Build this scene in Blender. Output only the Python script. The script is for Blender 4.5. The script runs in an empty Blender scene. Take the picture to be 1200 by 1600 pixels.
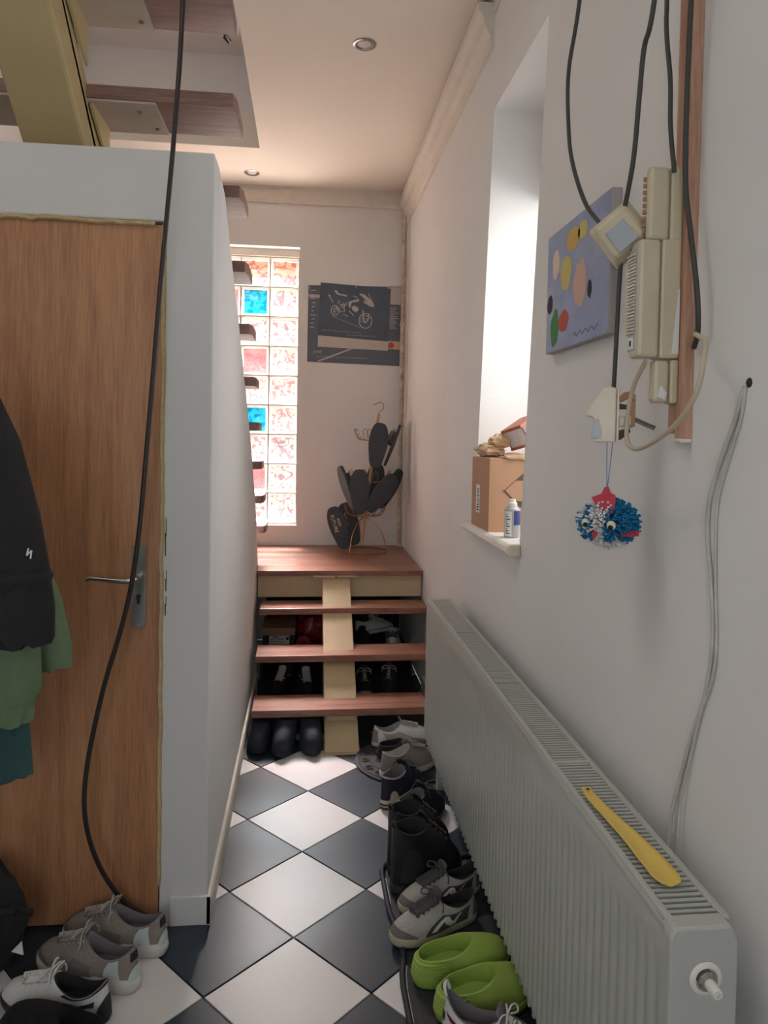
import bpy, math, random
from mathutils import Vector, Matrix, noise as mnoise
random.seed(7)
PI = math.pi
SC = bpy.context.scene
COL = SC.collection

# ------------------------------------------------------------------ camera, world, lights, exposure
cam_d = bpy.data.cameras.new('camera')
cam_d.sensor_fit = 'VERTICAL'
cam_d.sensor_height = 36.0
cam_d.lens = 1130.0 / 1600.0 * 36.0
cam_d.shift_y = -0.0504
cam_d.clip_start = 0.02
CAM = bpy.data.objects.new('camera', cam_d)
COL.objects.link(CAM)
_yaw, _pitch, _roll = 0.107, -0.032, 0.018
_f = Vector((math.sin(_yaw) * math.cos(_pitch), math.cos(_yaw) * math.cos(_pitch), math.sin(_pitch)))
_r = Vector((math.cos(_yaw), -math.sin(_yaw), 0))
_u = _r.cross(_f)
_r2 = math.cos(_roll) * _r + math.sin(_roll) * _u
_u2 = -math.sin(_roll) * _r + math.cos(_roll) * _u
CAM.matrix_world = Matrix(((_r2.x, _u2.x, -_f.x, 0), (_r2.y, _u2.y, -_f.y, 0), (_r2.z, _u2.z, -_f.z, 1.419), (0, 0, 0, 1)))
SC.camera = CAM

W = bpy.data.worlds.new('sky')
SC.world = W
W.use_nodes = True
W.node_tree.nodes['Background'].inputs[0].default_value = (0.92, 0.96, 1.0, 1)
W.node_tree.nodes['Background'].inputs[1].default_value = 1.5

def area(name, loc, rot, sx, sy, power, color, spread=PI):
    d = bpy.data.lights.new(name, 'AREA')
    d.shape = 'RECTANGLE'; d.size = sx; d.size_y = sy; d.energy = power; d.color = color; d.spread = spread
    o = bpy.data.objects.new(name, d); COL.objects.link(o)
    o.location = loc; o.rotation_euler = rot
    return o
# daylight outside the glass-block window (far wall), outside the niche window, above the stairwell, outside the entrance glazing
def aim(loc, tgt):
    return (Vector(tgt) - Vector(loc)).to_track_quat('-Z', 'Y').to_euler()
area('daylight_glass_blocks', (-0.2, 7.2, 5.4), aim((-0.2, 7.2, 5.4), (-0.36, 5.1, 1.75)), 3.2, 2.6, 2300, (1.0, 0.97, 0.94), math.radians(60))
area('daylight_niche', (1.5, 2.30, 2.2), aim((1.5, 2.30, 2.2), (0.7, 2.5, 1.6)), 1.0, 1.0, 21, (1.0, 0.97, 0.95))
area('daylight_upstairs', (-0.85, 1.30, 4.30), (0, 0, 0), 0.9, 0.9, 26, (1.0, 0.98, 0.95))
area('daylight_entrance', (-0.30, -1.42, 1.80), (PI / 2, 0, 0), 1.2, 1.0, 10, (0.88, 0.95, 1.0))

SC.view_settings.view_transform = 'Standard'
SC.view_settings.look = 'None'
SC.view_settings.gamma = 1.0
SC.view_settings.use_curve_mapping = False
SC.view_settings.exposure = 0.3

# ------------------------------------------------------------------ helpers: materials
def srgb(r, g, b):
    def c(x):
        x /= 255.0
        return x / 12.92 if x <= 0.04045 else ((x + 0.055) / 1.055) ** 2.4
    return (c(r), c(g), c(b), 1)

def newmat(name):
    m = bpy.data.materials.new(name); m.use_nodes = True
    nt = m.node_tree
    return m, nt, nt.nodes['Principled BSDF']

def mat(name, col, rough=0.6, metal=0.0, var=0.0, scale=8.0, bump=0.0, bscale=60.0, col2=None, stretch=(1, 1, 1), spec=0.5, sheen=0.0):
    m, nt, b = newmat(name)
    b.inputs['Roughness'].default_value = rough
    b.inputs['Metallic'].default_value = metal
    b.inputs['Specular IOR Level'].default_value = spec
    if sheen: b.inputs['Sheen Weight'].default_value = sheen
    b.inputs['Base Color'].default_value = col
    tc = nt.nodes.new('ShaderNodeTexCoord')
    mp = nt.nodes.new('ShaderNodeMapping'); mp.inputs['Scale'].default_value = stretch
    nt.links.new(tc.outputs['Object'], mp.inputs[0])
    if var > 0 or col2:
        n = nt.nodes.new('ShaderNodeTexNoise'); n.inputs['Scale'].default_value = scale; n.inputs['Detail'].default_value = 5
        nt.links.new(mp.outputs[0], n.inputs['Vector'])
        r = nt.nodes.new('ShaderNodeValToRGB')
        r.color_ramp.elements[0].position = 0.3; r.color_ramp.elements[1].position = 0.7
        c2 = col2 if col2 else tuple(max(0, x * (1 - var)) for x in col[:3]) + (1,)
        r.color_ramp.elements[0].color = c2; r.color_ramp.elements[1].color = col
        nt.links.new(n.outputs['Fac'], r.inputs[0]); nt.links.new(r.outputs[0], b.inputs['Base Color'])
    if bump > 0:
        n2 = nt.nodes.new('ShaderNodeTexNoise'); n2.inputs['Scale'].default_value = bscale; n2.inputs['Detail'].default_value = 3
        nt.links.new(mp.outputs[0], n2.inputs['Vector'])
        bp = nt.nodes.new('ShaderNodeBump'); bp.inputs['Strength'].default_value = bump; bp.inputs['Distance'].default_value = 0.01
        nt.links.new(n2.outputs['Fac'], bp.inputs['Height']); nt.links.new(bp.outputs[0], b.inputs['Normal'])
    return m

def woodmat(name, cd, cl, stretch, rough=0.4, scale=3.0):
    m, nt, b = newmat(name)
    b.inputs['Roughness'].default_value = rough
    tc = nt.nodes.new('ShaderNodeTexCoord'); mp = nt.nodes.new('ShaderNodeMapping'); mp.inputs['Scale'].default_value = stretch
    nt.links.new(tc.outputs['Object'], mp.inputs[0])
    n = nt.nodes.new('ShaderNodeTexNoise'); n.inputs['Scale'].default_value = scale; n.inputs['Detail'].default_value = 6; n.inputs['Distortion'].default_value = 0.6
    n2 = nt.nodes.new('ShaderNodeTexNoise'); n2.inputs['Scale'].default_value = scale * 7; n2.inputs['Detail'].default_value = 3
    nt.links.new(mp.outputs[0], n.inputs['Vector']); nt.links.new(mp.outputs[0], n2.inputs['Vector'])
    mx = nt.nodes.new('ShaderNodeMath'); mx.operation = 'MULTIPLY_ADD'; mx.inputs[1].default_value = 0.45
    nt.links.new(n2.outputs['Fac'], mx.inputs[0])
    ml = nt.nodes.new('ShaderNodeMath'); ml.operation = 'MULTIPLY'; ml.inputs[1].default_value = 0.55
    nt.links.new(n.outputs['Fac'], ml.inputs[0]); nt.links.new(ml.outputs[0], mx.inputs[2])
    r = nt.nodes.new('ShaderNodeValToRGB')
    r.color_ramp.elements[0].position = 0.36; r.color_ramp.elements[1].position = 0.62
    r.color_ramp.elements[0].color = cd; r.color_ramp.elements[1].color = cl
    nt.links.new(mx.outputs[0], r.inputs[0]); nt.links.new(r.outputs[0], b.inputs['Base Color'])
    return m

def glassblock(name, tint, dark, mask_lo, mask_hi, scale, dist):
    """pressed glass: lets daylight through, its wavy refraction painted in as cloudy colour"""
    m = bpy.data.materials.new(name); m.use_nodes = True
    nt = m.node_tree; nt.nodes.clear()
    out = nt.nodes.new('ShaderNodeOutputMaterial')
    tc = nt.nodes.new('ShaderNodeTexCoord')
    n = nt.nodes.new('ShaderNodeTexNoise'); n.inputs['Scale'].default_value = scale; n.inputs['Detail'].default_value = 1.5; n.inputs['Distortion'].default_value = dist
    nt.links.new(tc.outputs['Object'], n.inputs['Vector'])
    r = nt.nodes.new('ShaderNodeValToRGB')
    r.color_ramp.elements[0].position = mask_lo; r.color_ramp.elements[1].position = mask_hi
    r.color_ramp.elements[0].color = dark; r.color_ramp.elements[1].color = tint  # noise colours stand in for light bent by the wavy glass
    nt.links.new(n.outputs['Fac'], r.inputs[0])
    t = nt.nodes.new('ShaderNodeBsdfTransparent'); nt.links.new(r.outputs[0], t.inputs[0])
    tl = nt.nodes.new('ShaderNodeBsdfTranslucent'); nt.links.new(r.outputs[0], tl.inputs[0])
    mx = nt.nodes.new('ShaderNodeMixShader'); mx.inputs[0].default_value = 0.02
    nt.links.new(t.outputs[0], mx.inputs[1]); nt.links.new(tl.outputs[0], mx.inputs[2])
    g = nt.nodes.new('ShaderNodeBsdfGlossy'); g.inputs['Roughness'].default_value = 0.08
    m2 = nt.nodes.new('ShaderNodeMixShader'); m2.inputs[0].default_value = 0.07
    nt.links.new(mx.outputs[0], m2.inputs[1]); nt.links.new(g.outputs[0], m2.inputs[2])
    nt.links.new(m2.outputs[0], out.inputs[0])
    return m

M = {}
M['facade'] = mat('salmon_render', srgb(240, 200, 190), 0.9, var=0.25, scale=3)
M['eaves'] = mat('orange_eaves', srgb(226, 130, 96), 0.8)
M['wall'] = mat('painted_plaster', srgb(234, 232, 229), 0.85, var=0.05, scale=2.2, bump=0.05, bscale=90)
M['wall2'] = mat('partition_paint', srgb(214, 213, 211), 0.8, var=0.05, scale=2.5, bump=0.05, bscale=90)
M['ceil'] = mat('ceiling_paint', srgb(242, 234, 221), 0.9, var=0.03, scale=1.2)
M['trimw'] = mat('white_trim', srgb(228, 220, 208), 0.6, var=0.08, scale=20)
M['pipe'] = mat('peeling_pipe_paint', srgb(226, 212, 196), 0.55, col2=srgb(178, 152, 126), scale=26, bump=0.5, bscale=40)
M['grout'] = mat('grout', srgb(52, 58, 66), 0.9)
M['tile_black'] = mat('black_tile', srgb(44, 56, 68), 0.33, var=0.35, scale=5, bump=0.02, bscale=12)
M['tile_white'] = mat('white_tile', srgb(214, 209, 207), 0.36, var=0.06, scale=4, bump=0.02, bscale=12)
M['door'] = woodmat('beech_laminate', srgb(158, 108, 74), srgb(190, 138, 98), (9, 9, 0.55), 0.45, 3.2)
M['tread'] = woodmat('red_brown_wood', srgb(112, 72, 56), srgb(160, 112, 92), (0.8, 12, 12), 0.32, 3.0)
M['tread_dk'] = woodmat('brown_wood_upper', srgb(116, 84, 74), srgb(150, 116, 104), (0.8, 12, 12), 0.4, 3.0)
M['beam'] = mat('cream_steel', srgb(206, 184, 146), 0.45, var=0.14, scale=10, bump=0.15, bscale=25)
M['beam_up'] = mat('olive_cream_steel', srgb(196, 175, 128), 0.5, var=0.12, scale=6)
M['plate'] = mat('grey_steel_plate', srgb(196, 182, 164), 0.5, var=0.1, scale=12)
M['rad'] = mat('radiator_enamel', srgb(178, 180, 173), 0.32, var=0.04, scale=5)
M['raddk'] = mat('radiator_inside_grey', srgb(96, 96, 92), 0.7)  # even, darker grey for the convector core
M['chrome'] = mat('brushed_metal', srgb(170, 168, 164), 0.28, 1.0)
M['plug'] = mat('valve_plastic', srgb(222, 218, 210), 0.4)
M['beige'] = mat('aged_beige_plastic', srgb(206, 194, 166), 0.42, var=0.1, scale=14)
M['beige_lt'] = mat('pale_beige_plastic', srgb(220, 208, 188), 0.35, var=0.1, scale=16)
M['lens'] = mat('sensor_lens', srgb(168, 174, 180), 0.3)
M['cable'] = mat('dark_grey_cable', srgb(62, 62, 60), 0.5)
M['cable_bk'] = mat('black_cable', srgb(40, 32, 32), 0.45)
M['cable_wh'] = mat('whitish_cable', srgb(206, 202, 194), 0.6, var=0.2, scale=30)
M['cable_bg'] = mat('beige_cable', srgb(196, 180, 156), 0.5)
M['plank'] = woodmat('raw_pine_board', srgb(168, 122, 100), srgb(204, 162, 138), (8, 8, 0.6), 0.6, 4.0)
M['foam'] = mat('dried_foam', srgb(206, 180, 134), 0.9, var=0.2, scale=40, bump=0.6, bscale=80)
M['kraft'] = mat('cardboard', srgb(184, 142, 112), 0.85, var=0.06, scale=12)
M['kraft_pr'] = mat('print_dark', srgb(92, 78, 68), 0.8)
M['paper'] = mat('kraft_paper', srgb(206, 172, 138), 0.8, var=0.12, scale=20, bump=0.5, bscale=30)
M['label'] = mat('white_label', srgb(226, 224, 220), 0.7)
M['ink'] = mat('dark_ink', srgb(46, 46, 50), 0.8)
M['navyink'] = mat('blue_label', srgb(58, 68, 128), 0.45)
M['greylab'] = mat('grey_label', srgb(172, 172, 172), 0.4)
M['teal'] = mat('teal_string', srgb(48, 128, 122), 0.7)
M['mirror'] = mat('white_lining', srgb(232, 230, 236), 0.3, var=0.15, scale=30)
M['redwood'] = woodmat('reddish_box_wood', srgb(150, 82, 56), srgb(188, 110, 78), (9, 9, 1), 0.5)
M['yellow'] = mat('yellow_plastic', srgb(222, 190, 92), 0.35)
M['bluebg'] = mat('blue_canvas', srgb(174, 180, 202), 0.85, col2=srgb(148, 158, 192), scale=9, bump=0.1, bscale=200)
M['canvas_edge'] = mat('grey_canvas_edge', srgb(176, 170, 170), 0.9, var=0.05)
for k, c in dict(p_cream=(226, 206, 190), p_ochre=(214, 176, 96), p_yel=(214, 196, 120), p_green=(86, 140, 84), p_red=(196, 92, 84), p_blk=(56, 48, 50), p_pink=(216, 178, 162)).items():
    M[k] = mat(k, srgb(*c), 0.85, var=0.12, scale=25)
M['pom_blue'] = mat('blue_yarn', srgb(28, 120, 166), 0.95)
M['pom_white'] = mat('white_yarn', srgb(226, 224, 222), 0.95)
M['felt_red'] = mat('red_felt', srgb(190, 66, 82), 0.95, var=0.1, scale=30)
M['eye_w'] = mat('eye_white', srgb(220, 212, 190), 0.2)
M['eye_b'] = mat('eye_black', srgb(30, 28, 26), 0.15)
M['thread'] = mat('blue_thread', srgb(106, 142, 178), 0.8)
M['jacket'] = mat('black_fabric', srgb(34, 32, 33), 0.9, var=0.2, scale=30, bump=0.2, bscale=120)
M['green'] = mat('sage_fleece', srgb(108, 128, 97), 0.95, var=0.18, scale=18, bump=0.3, bscale=150)
M['tealcloth'] = mat('teal_cloth', srgb(50, 82, 82), 0.9, var=0.15, scale=20)
M['embred'] = mat('red_embroidery', srgb(186, 62, 48), 0.8)
M['embwh'] = mat('white_embroidery', srgb(216, 220, 222), 0.8)
M['bagblk'] = mat('black_bag_cloth', srgb(30, 28, 30), 0.9, var=0.25, scale=20, bump=0.3, bscale=60)
M['gold'] = mat('brass_wire', srgb(168, 128, 92), 0.35, 0.75)
M['polewood'] = mat('tan_pole', srgb(188, 152, 112), 0.5)
M['slip'] = mat('charcoal_foam', srgb(72, 75, 80), 0.75, var=0.35, scale=180, bump=0.25, bscale=250)
M['slip_tx'] = mat('pale_print', srgb(226, 216, 204), 0.8)
M['cal'] = mat('hazed_calendar_print', srgb(100, 108, 118), 0.55, var=0.18, scale=6)  # print colour lightened to include the window haze
M['cal2'] = mat('hazed_blue_calendar_print', srgb(82, 94, 110), 0.5, var=0.2, scale=5)  # also lightened, haze put into the base colour
M['calwh'] = mat('calendar_white', srgb(196, 188, 180), 0.6)
M['calpeach'] = mat('calendar_peach', srgb(214, 178, 138), 0.6)
M['calline'] = mat('calendar_fine_print', srgb(196, 190, 190), 0.6)
M['rubber'] = mat('black_rubber', srgb(40, 42, 46), 0.6, var=0.2, scale=30, bump=0.2, bscale=120)
M['ironmat'] = mat('dark_relief_rubber', srgb(60, 57, 56), 0.75, var=0.2, scale=25)
M['boot'] = mat('black_boot_leather', srgb(30, 28, 29), 0.5, var=0.3, scale=25, bump=0.2, bscale=120)
M['welly'] = mat('navy_rubber_boot', srgb(36, 42, 52), 0.85, var=0.2, scale=12)
M['shelf'] = mat('dark_shelf', srgb(44, 38, 36), 0.8)
M['darkbox'] = mat('charcoal_cardboard', srgb(56, 56, 58), 0.8)
M['redbag'] = mat('red_plastic_bag', srgb(150, 34, 42), 0.35, var=0.4, scale=14, bump=0.5, bscale=18)
M['pinkbox'] = mat('pink_red_pack', srgb(176, 58, 66), 0.45, var=0.2, scale=20)
M['leather_wh'] = mat('white_leather', srgb(222, 220, 216), 0.5, var=0.06, scale=20, bump=0.1, bscale=150)
M['sole_wh'] = mat('off_white_rubber', srgb(212, 206, 200), 0.6, var=0.1, scale=20)
M['sole_cream'] = mat('cream_rubber', srgb(196, 186, 162), 0.65, var=0.12, scale=20)
M['sole_dk'] = mat('dark_rubber_sole', srgb(52, 50, 50), 0.7)
M['suede_gy'] = mat('grey_suede', srgb(118, 110, 104), 0.95, var=0.15, scale=30, bump=0.2, bscale=200)
M['suede_dk'] = mat('dark_grey_suede', srgb(78, 78, 76), 0.95, var=0.2, scale=30, bump=0.2, bscale=200)
M['mesh_lt'] = mat('light_grey_mesh', srgb(182, 176, 170), 0.9, var=0.2, scale=160, bump=0.3, bscale=300)
M['mesh_gy'] = mat('taupe_mesh', srgb(150, 138, 130), 0.9, var=0.2, scale=120, bump=0.3, bscale=300)
M['mint'] = mat('pale_mint_overlay', srgb(192, 206, 202), 0.5)
M['navy'] = mat('navy_suede', srgb(34, 36, 52), 0.9, var=0.2, scale=30)
M['lin_gy'] = mat('grey_lining', srgb(116, 112, 112), 0.95)
M['lin_dk'] = mat('dark_lining', srgb(40, 38, 40), 0.95)
M['lace_wh'] = mat('white_lace', srgb(214, 212, 208), 0.9)
M['lace_gy'] = mat('taupe_lace', srgb(150, 138, 130), 0.9)
M['lace_dk'] = mat('charcoal_lace', srgb(72, 70, 70), 0.9)
M['lime'] = mat('lime_green_foam', srgb(150, 175, 80), 0.5, var=0.08, scale=10)
M['maroon'] = mat('maroon_leather', srgb(96, 40, 50), 0.5)
M['blackup'] = mat('black_textile_upper', srgb(34, 33, 36), 0.85, var=0.2, scale=30)
M['fleece'] = mat('black_fleece', srgb(24, 22, 24), 1.0, var=0.3, scale=60, bump=0.6, bscale=140)
clear = glassblock('clear_glass_block', (1.0, 0.97, 0.95, 1), srgb(184, 170, 180), 0.42, 0.50, 17, 1.8)
clear2 = glassblock('clear_glass_block_rosy', (1.0, 0.90, 0.87, 1), srgb(198, 170, 172), 0.42, 0.50, 19, 2.0)
gframe = glassblock('glass_block_rim', (1.0, 0.98, 0.95, 1), (0.9, 0.88, 0.86, 1), 0.3, 0.7, 6, 0.2)
gblue = glassblock('blue_glass_block', (0.03, 0.62, 0.92, 1), (0.0, 0.34, 0.62, 1), 0.40, 0.5, 18, 1.4)
gred = glassblock('rose_glass_block', (0.98, 0.40, 0.42, 1), (0.86, 0.28, 0.33, 1), 0.40, 0.5, 26, 2.0)

def panemat():
    m = bpy.data.materials.new('window_pane'); m.use_nodes = True
    nt = m.node_tree; nt.nodes.clear()
    out = nt.nodes.new('ShaderNodeOutputMaterial')
    t = nt.nodes.new('ShaderNodeBsdfTransparent'); g = nt.nodes.new('ShaderNodeBsdfGlossy'); g.inputs['Roughness'].default_value = 0.03
    mx = nt.nodes.new('ShaderNodeMixShader'); mx.inputs[0].default_value = 0.06
    nt.links.new(t.outputs[0], mx.inputs[1]); nt.links.new(g.outputs[0], mx.inputs[2]); nt.links.new(mx.outputs[0], out.inputs[0])
    return m
M['pane'] = panemat()

# ------------------------------------------------------------------ helpers: meshes and objects
def wm(o):
    return (wm(o.parent) @ o.matrix_basis) if o.parent else o.matrix_basis.copy()

def tag(o, label=None, cat=None, group=None, kind=None):
    if label: o['label'] = label
    if cat: o['category'] = cat
    if group: o['group'] = group
    if kind: o['kind'] = kind
    return o

def empty(name, loc, label=None, cat=None, group=None, rz=0.0, kind=None):
    o = bpy.data.objects.new(name, None); COL.objects.link(o)
    o.empty_display_size = 0.05
    o.location = loc; o.rotation_euler = (0, 0, rz)
    return tag(o, label, cat, group, kind)

class MB:
    def __init__(s): s.v = []; s.f = []
    def add(s, vs, fs):
        k = len(s.v); s.v += [Vector(p) for p in vs]; s.f += [tuple(i + k for i in f) for f in fs]; return s
    def box(s, x0, x1, y0, y1, z0, z1):
        vs = [(x, y, z) for x in (x0, x1) for y in (y0, y1) for z in (z0, z1)]
        return s.add(vs, [(0, 1, 3, 2), (4, 6, 7, 5), (0, 4, 5, 1), (2, 3, 7, 6), (0, 2, 6, 4), (1, 5, 7, 3)])
    def obox(s, c, size, mtx):
        hx, hy, hz = [d / 2 for d in size]; c = Vector(c)
        vs = [c + mtx @ Vector((x, y, z)) for x in (-hx, hx) for y in (-hy, hy) for z in (-hz, hz)]
        return s.add(vs, [(0, 1, 3, 2), (4, 6, 7, 5), (0, 4, 5, 1), (2, 3, 7, 6), (0, 2, 6, 4), (1, 5, 7, 3)])
    def prism(s, poly, axis, a, b):
        n = len(poly)
        def P(p, t):
            return {'x': (t, p[0], p[1]), 'y': (p[0], t, p[1]), 'z': (p[0], p[1], t)}[axis]
        vs = [P(p, a) for p in poly] + [P(p, b) for p in poly]
        fs = [tuple(range(n - 1, -1, -1)), tuple(range(n, 2 * n))] + [(i, (i + 1) % n, n + (i + 1) % n, n + i) for i in range(n)]
        return s.add(vs, fs)
    def tube(s, pts, r, n=8, closed=False, cap=True, flat=1.0):
        pts = [Vector(p) for p in pts]; N = len(pts); rings = []
        ref = None
        for i, p in enumerate(pts):
            if closed: t = pts[(i + 1) % N] - pts[i - 1]
            else: t = pts[min(i + 1, N - 1)] - pts[max(i - 1, 0)]
            t = t.normalized() if t.length > 1e-9 else Vector((0, 0, 1))
            if ref is None:
                ref = Vector((0, 0, 1)) if abs(t.z) < 0.9 else Vector((1, 0, 0))
            a = (ref - t * ref.dot(t))
            a = a.normalized() if a.length > 1e-6 else t.orthogonal().normalized()
            ref = a; b = t.cross(a)
            rr = r(i / max(1, N - 1)) if callable(r) else r
            rings.append([p + a * (rr * flat * math.cos(2 * PI * k / n)) + b * (rr * math.sin(2 * PI * k / n)) for k in range(n)])
        vs = [q for ring in rings for q in ring]; fs = []
        for i in range(N if closed else N - 1):
            j = (i + 1) % N
            for k in range(n):
                fs.append((i * n + k, i * n + (k + 1) % n, j * n + (k + 1) % n, j * n + k))
        if cap and not closed:
            fs.append(tuple(range(n - 1, -1, -1))); fs.append(tuple((N - 1) * n + k for k in range(n)))
        return s.add(vs, fs)
    def lathe(s, prof, c=(0, 0, 0), n=24, mtx=None):
        c = Vector(c); vs = []; fs = []
        for r, z in prof:
            for k in range(n):
                p = Vector((r * math.cos(2 * PI * k / n), r * math.sin(2 * PI * k / n), z))
                vs.append(c + (mtx @ p if mtx else p))
        for i in range(len(prof) - 1):
            for k in range(n):
                fs.append((i * n + k, i * n + (k + 1) % n, (i + 1) * n + (k + 1) % n, (i + 1) * n + k))
        if prof[0][0] > 1e-6: fs.append(tuple(range(n - 1, -1, -1)))
        if prof[-1][0] > 1e-6: fs.append(tuple((len(prof) - 1) * n + k for k in range(n)))
        return s.add(vs, fs)
    def grid(s, fn, nu, nv, cu=False):
        vs = [fn(i, j) for j in range(nv) for i in range(nu)]; fs = []
        for j in range(nv - 1):
            for i in range(nu if cu else nu - 1):
                i2 = (i + 1) % nu
                fs.append((j * nu + i, j * nu + i2, (j + 1) * nu + i2, (j + 1) * nu + i))
        return s.add(vs, fs)
    def build(s, name, m, parent=None, smooth=False, bevel=0.0, world=True, label=None, solid=0.0, kind=None):
        vs = s.v
        if parent is not None and world:
            inv = wm(parent).inverted(); vs = [inv @ p for p in vs]
        me = bpy.data.meshes.new(name)
        me.from_pydata([tuple(p) for p in vs], [], s.f); me.validate(); me.update()
        if smooth:
            me.polygons.foreach_set('use_smooth', [True] * len(me.polygons))
            me.set_sharp_from_angle(angle=math.radians(smooth if smooth is not True else 50))
        o = bpy.data.objects.new(name, me); COL.objects.link(o)
        me.materials.append(M[m] if isinstance(m, str) else m)
        if parent is not None: o.parent = parent
        if solid:
            md = o.modifiers.new('thick', 'SOLIDIFY'); md.thickness = solid; md.offset = -1
        if bevel:
            md = o.modifiers.new('bevel', 'BEVEL'); md.width = bevel; md.segments = 2; md.limit_method = 'ANGLE'
        if label: o['label'] = label
        if kind: o['kind'] = kind
        return o

def struct(mb, name, m, **k):
    o = mb.build(name, m, **k)
    if o.parent is None: o['kind'] = 'structure'
    return o

def fixnormals(o):
    import bmesh
    b = bmesh.new(); b.from_mesh(o.data); bmesh.ops.recalc_face_normals(b, faces=b.faces); b.to_mesh(o.data); b.free()

def spline(pts, sub=6, closed=False):
    P = [Vector(p) for p in pts]; out = []; N = len(P)
    rng = range(N if closed else N - 1)
    for i in rng:
        if closed: a, b, c, d = P[i - 1], P[i], P[(i + 1) % N], P[(i + 2) % N]
        else: a, b, c, d = P[max(i - 1, 0)], P[i], P[i + 1], P[min(i + 2, N - 1)]
        for k in range(sub):
            t = k / sub
            out.append(0.5 * ((2 * b) + (c - a) * t + (2 * a - 5 * b + 4 * c - d) * t * t + (3 * b - a - 3 * c + d) * t ** 3))
    if not closed: out.append(P[-1])
    return out

def text(name, body, size, m, parent, mtx, world=True):
    cu = bpy.data.curves.new(name, 'FONT'); cu.body = body; cu.size = size; cu.extrude = 0.0004; cu.align_x = 'CENTER'; cu.align_y = 'CENTER'
    cu.resolution_u = 2
    tmp = bpy.data.objects.new(name, cu)
    COL.objects.link(tmp)
    me = bpy.data.meshes.new_from_object(tmp.evaluated_get(bpy.context.evaluated_depsgraph_get()))
    bpy.data.objects.remove(tmp); me.name = name; me.materials.clear(); me.materials.append(M[m])
    o = bpy.data.objects.new(name, me); COL.objects.link(o)
    o.parent = parent
    o.matrix_basis = (wm(parent).inverted() @ mtx) if world else mtx
    return o

def frame(o, x, y, z):
    """matrix with columns x,y,z at origin o"""
    return Matrix(((x[0], y[0], z[0], o[0]), (x[1], y[1], z[1], o[1]), (x[2], y[2], z[2], o[2]), (0, 0, 0, 1)))

def copy_tree(o, parent=None):
    c = o.copy(); COL.objects.link(c); c.parent = parent
    for ch in list(o.children): copy_tree(ch, c)
    return c

# ------------------------------------------------------------------ the setting
XW, XL, YB, YN, ZC = 0.676, -1.38, 5.04, -1.30, 3.11
# floor with diagonal black and white tiles
fl = struct(MB().box(XL, XW, YN, YB, -0.08, -0.004), 'floor', 'grout')
A0 = 0.2121; TH = -0.05
def gpt(i, j):
    c, s_ = math.cos(TH), math.sin(TH)
    return (0.005 + c * i * A0 - s_ * j * A0, 2.439 + s_ * i * A0 + c * j * A0)
def clip(poly, ax, lim, keep_less):
    out = []
    for i in range(len(poly)):
        a, b = poly[i - 1], poly[i]
        ia = (a[ax] <= lim) if keep_less else (a[ax] >= lim)
        ib = (b[ax] <= lim) if keep_less else (b[ax] >= lim)
        if ia != ib:
            t = (lim - a[ax]) / (b[ax] - a[ax]); out.append((a[0] + t * (b[0] - a[0]), a[1] + t * (b[1] - a[1])))
        if ib: out.append(b)
    return out
full = {}
for i in range(-9, 6):
    for j in range(-14, 14):
        if (i + j) % 2 == 0: continue
        c = gpt(i, j); g = 1 - 0.0045 / 0.3
        poly0 = [gpt(i, j - 1), gpt(i + 1, j), gpt(i, j + 1), gpt(i - 1, j)]
        poly0 = [(c[0] + (q[0] - c[0]) * g, c[1] + (q[1] - c[1]) * g) for q in poly0]
        poly = poly0
        for ax, lim, kl in ((0, XL, False), (0, XW, True), (1, YN, False), (1, YB, True)):
            poly = clip(poly, ax, lim, kl) if poly else poly
        if len(poly) < 3: continue
        white = (i % 2 == 0)
        whole = len(poly) == 4 and all(abs(a[0] - b[0]) + abs(a[1] - b[1]) < 1e-6 for a, b in zip(sorted(poly), sorted(poly0)))
        if whole and white in full:
            o = full[white].copy(); COL.objects.link(o); o.location = (c[0], c[1], 0)
        else:
            o = MB().prism([(q[0] - c[0], q[1] - c[1]) for q in poly], 'z', -0.006, 0.0).build('tile', 'tile_white' if white else 'tile_black', fl, world=False, bevel=0.0012)
            o.location = (c[0], c[1], 0)
            if whole: full[white] = o

# right wall with the window niche (edges lean a little, as built)
n_bl, n_tl, n_br, n_tr = (2.85, 1.05), (2.672, 2.645), (2.228, 1.05), (2.06, 2.645)   # (y, z) far-bottom, far-top, near-bottom, near-top
def yat(a, b, z): return a[0] + (b[0] - a[0]) * (z - a[1]) / (b[1] - a[1])
w = MB()
fb, ft = yat(n_bl, n_tl, 0), yat(n_bl, n_tl, ZC); nb, nt_ = yat(n_br, n_tr, 0), yat(n_br, n_tr, ZC)
w.prism([(fb, 0), (YB + 0.2, 0), (YB + 0.2, ZC), (ft, ZC)], 'x', XW, 1.0)
w.prism([(YN, 0), (nb, 0), (nt_, ZC), (YN, ZC)], 'x', XW, 1.0)
w.prism([(nb, 0), (fb, 0), n_bl, n_br], 'x', XW, 1.0)
w.prism([n_tr, n_tl, (ft, ZC), (nt_, ZC)], 'x', XW, 1.0)
o = struct(w, 'wall_right', 'wall'); fixnormals(o)
# niche window
wn = struct(MB().prism([(2.27, 1.08), (2.84, 1.08), (2.84, 1.13), (2.27, 1.13)], 'x', 0.93, 0.985).prism([(2.10, 2.32), (2.78, 2.32), (2.78, 2.66), (2.10, 2.66)], 'x', 0.90, 0.985)
     .prism([(2.79, 1.13), (2.85, 1.13), (2.75, 2.32), (2.68, 2.32)], 'x', 0.93, 0.985).prism([(2.2, 1.13), (2.27, 1.13), (2.17, 2.32), (2.1, 2.32)], 'x', 0.93, 0.985), 'window_2', 'trimw')
MB().box(0.955, 0.96, 2.15, 2.82, 1.13, 2.32).build('pane', 'pane', wn)
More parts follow.
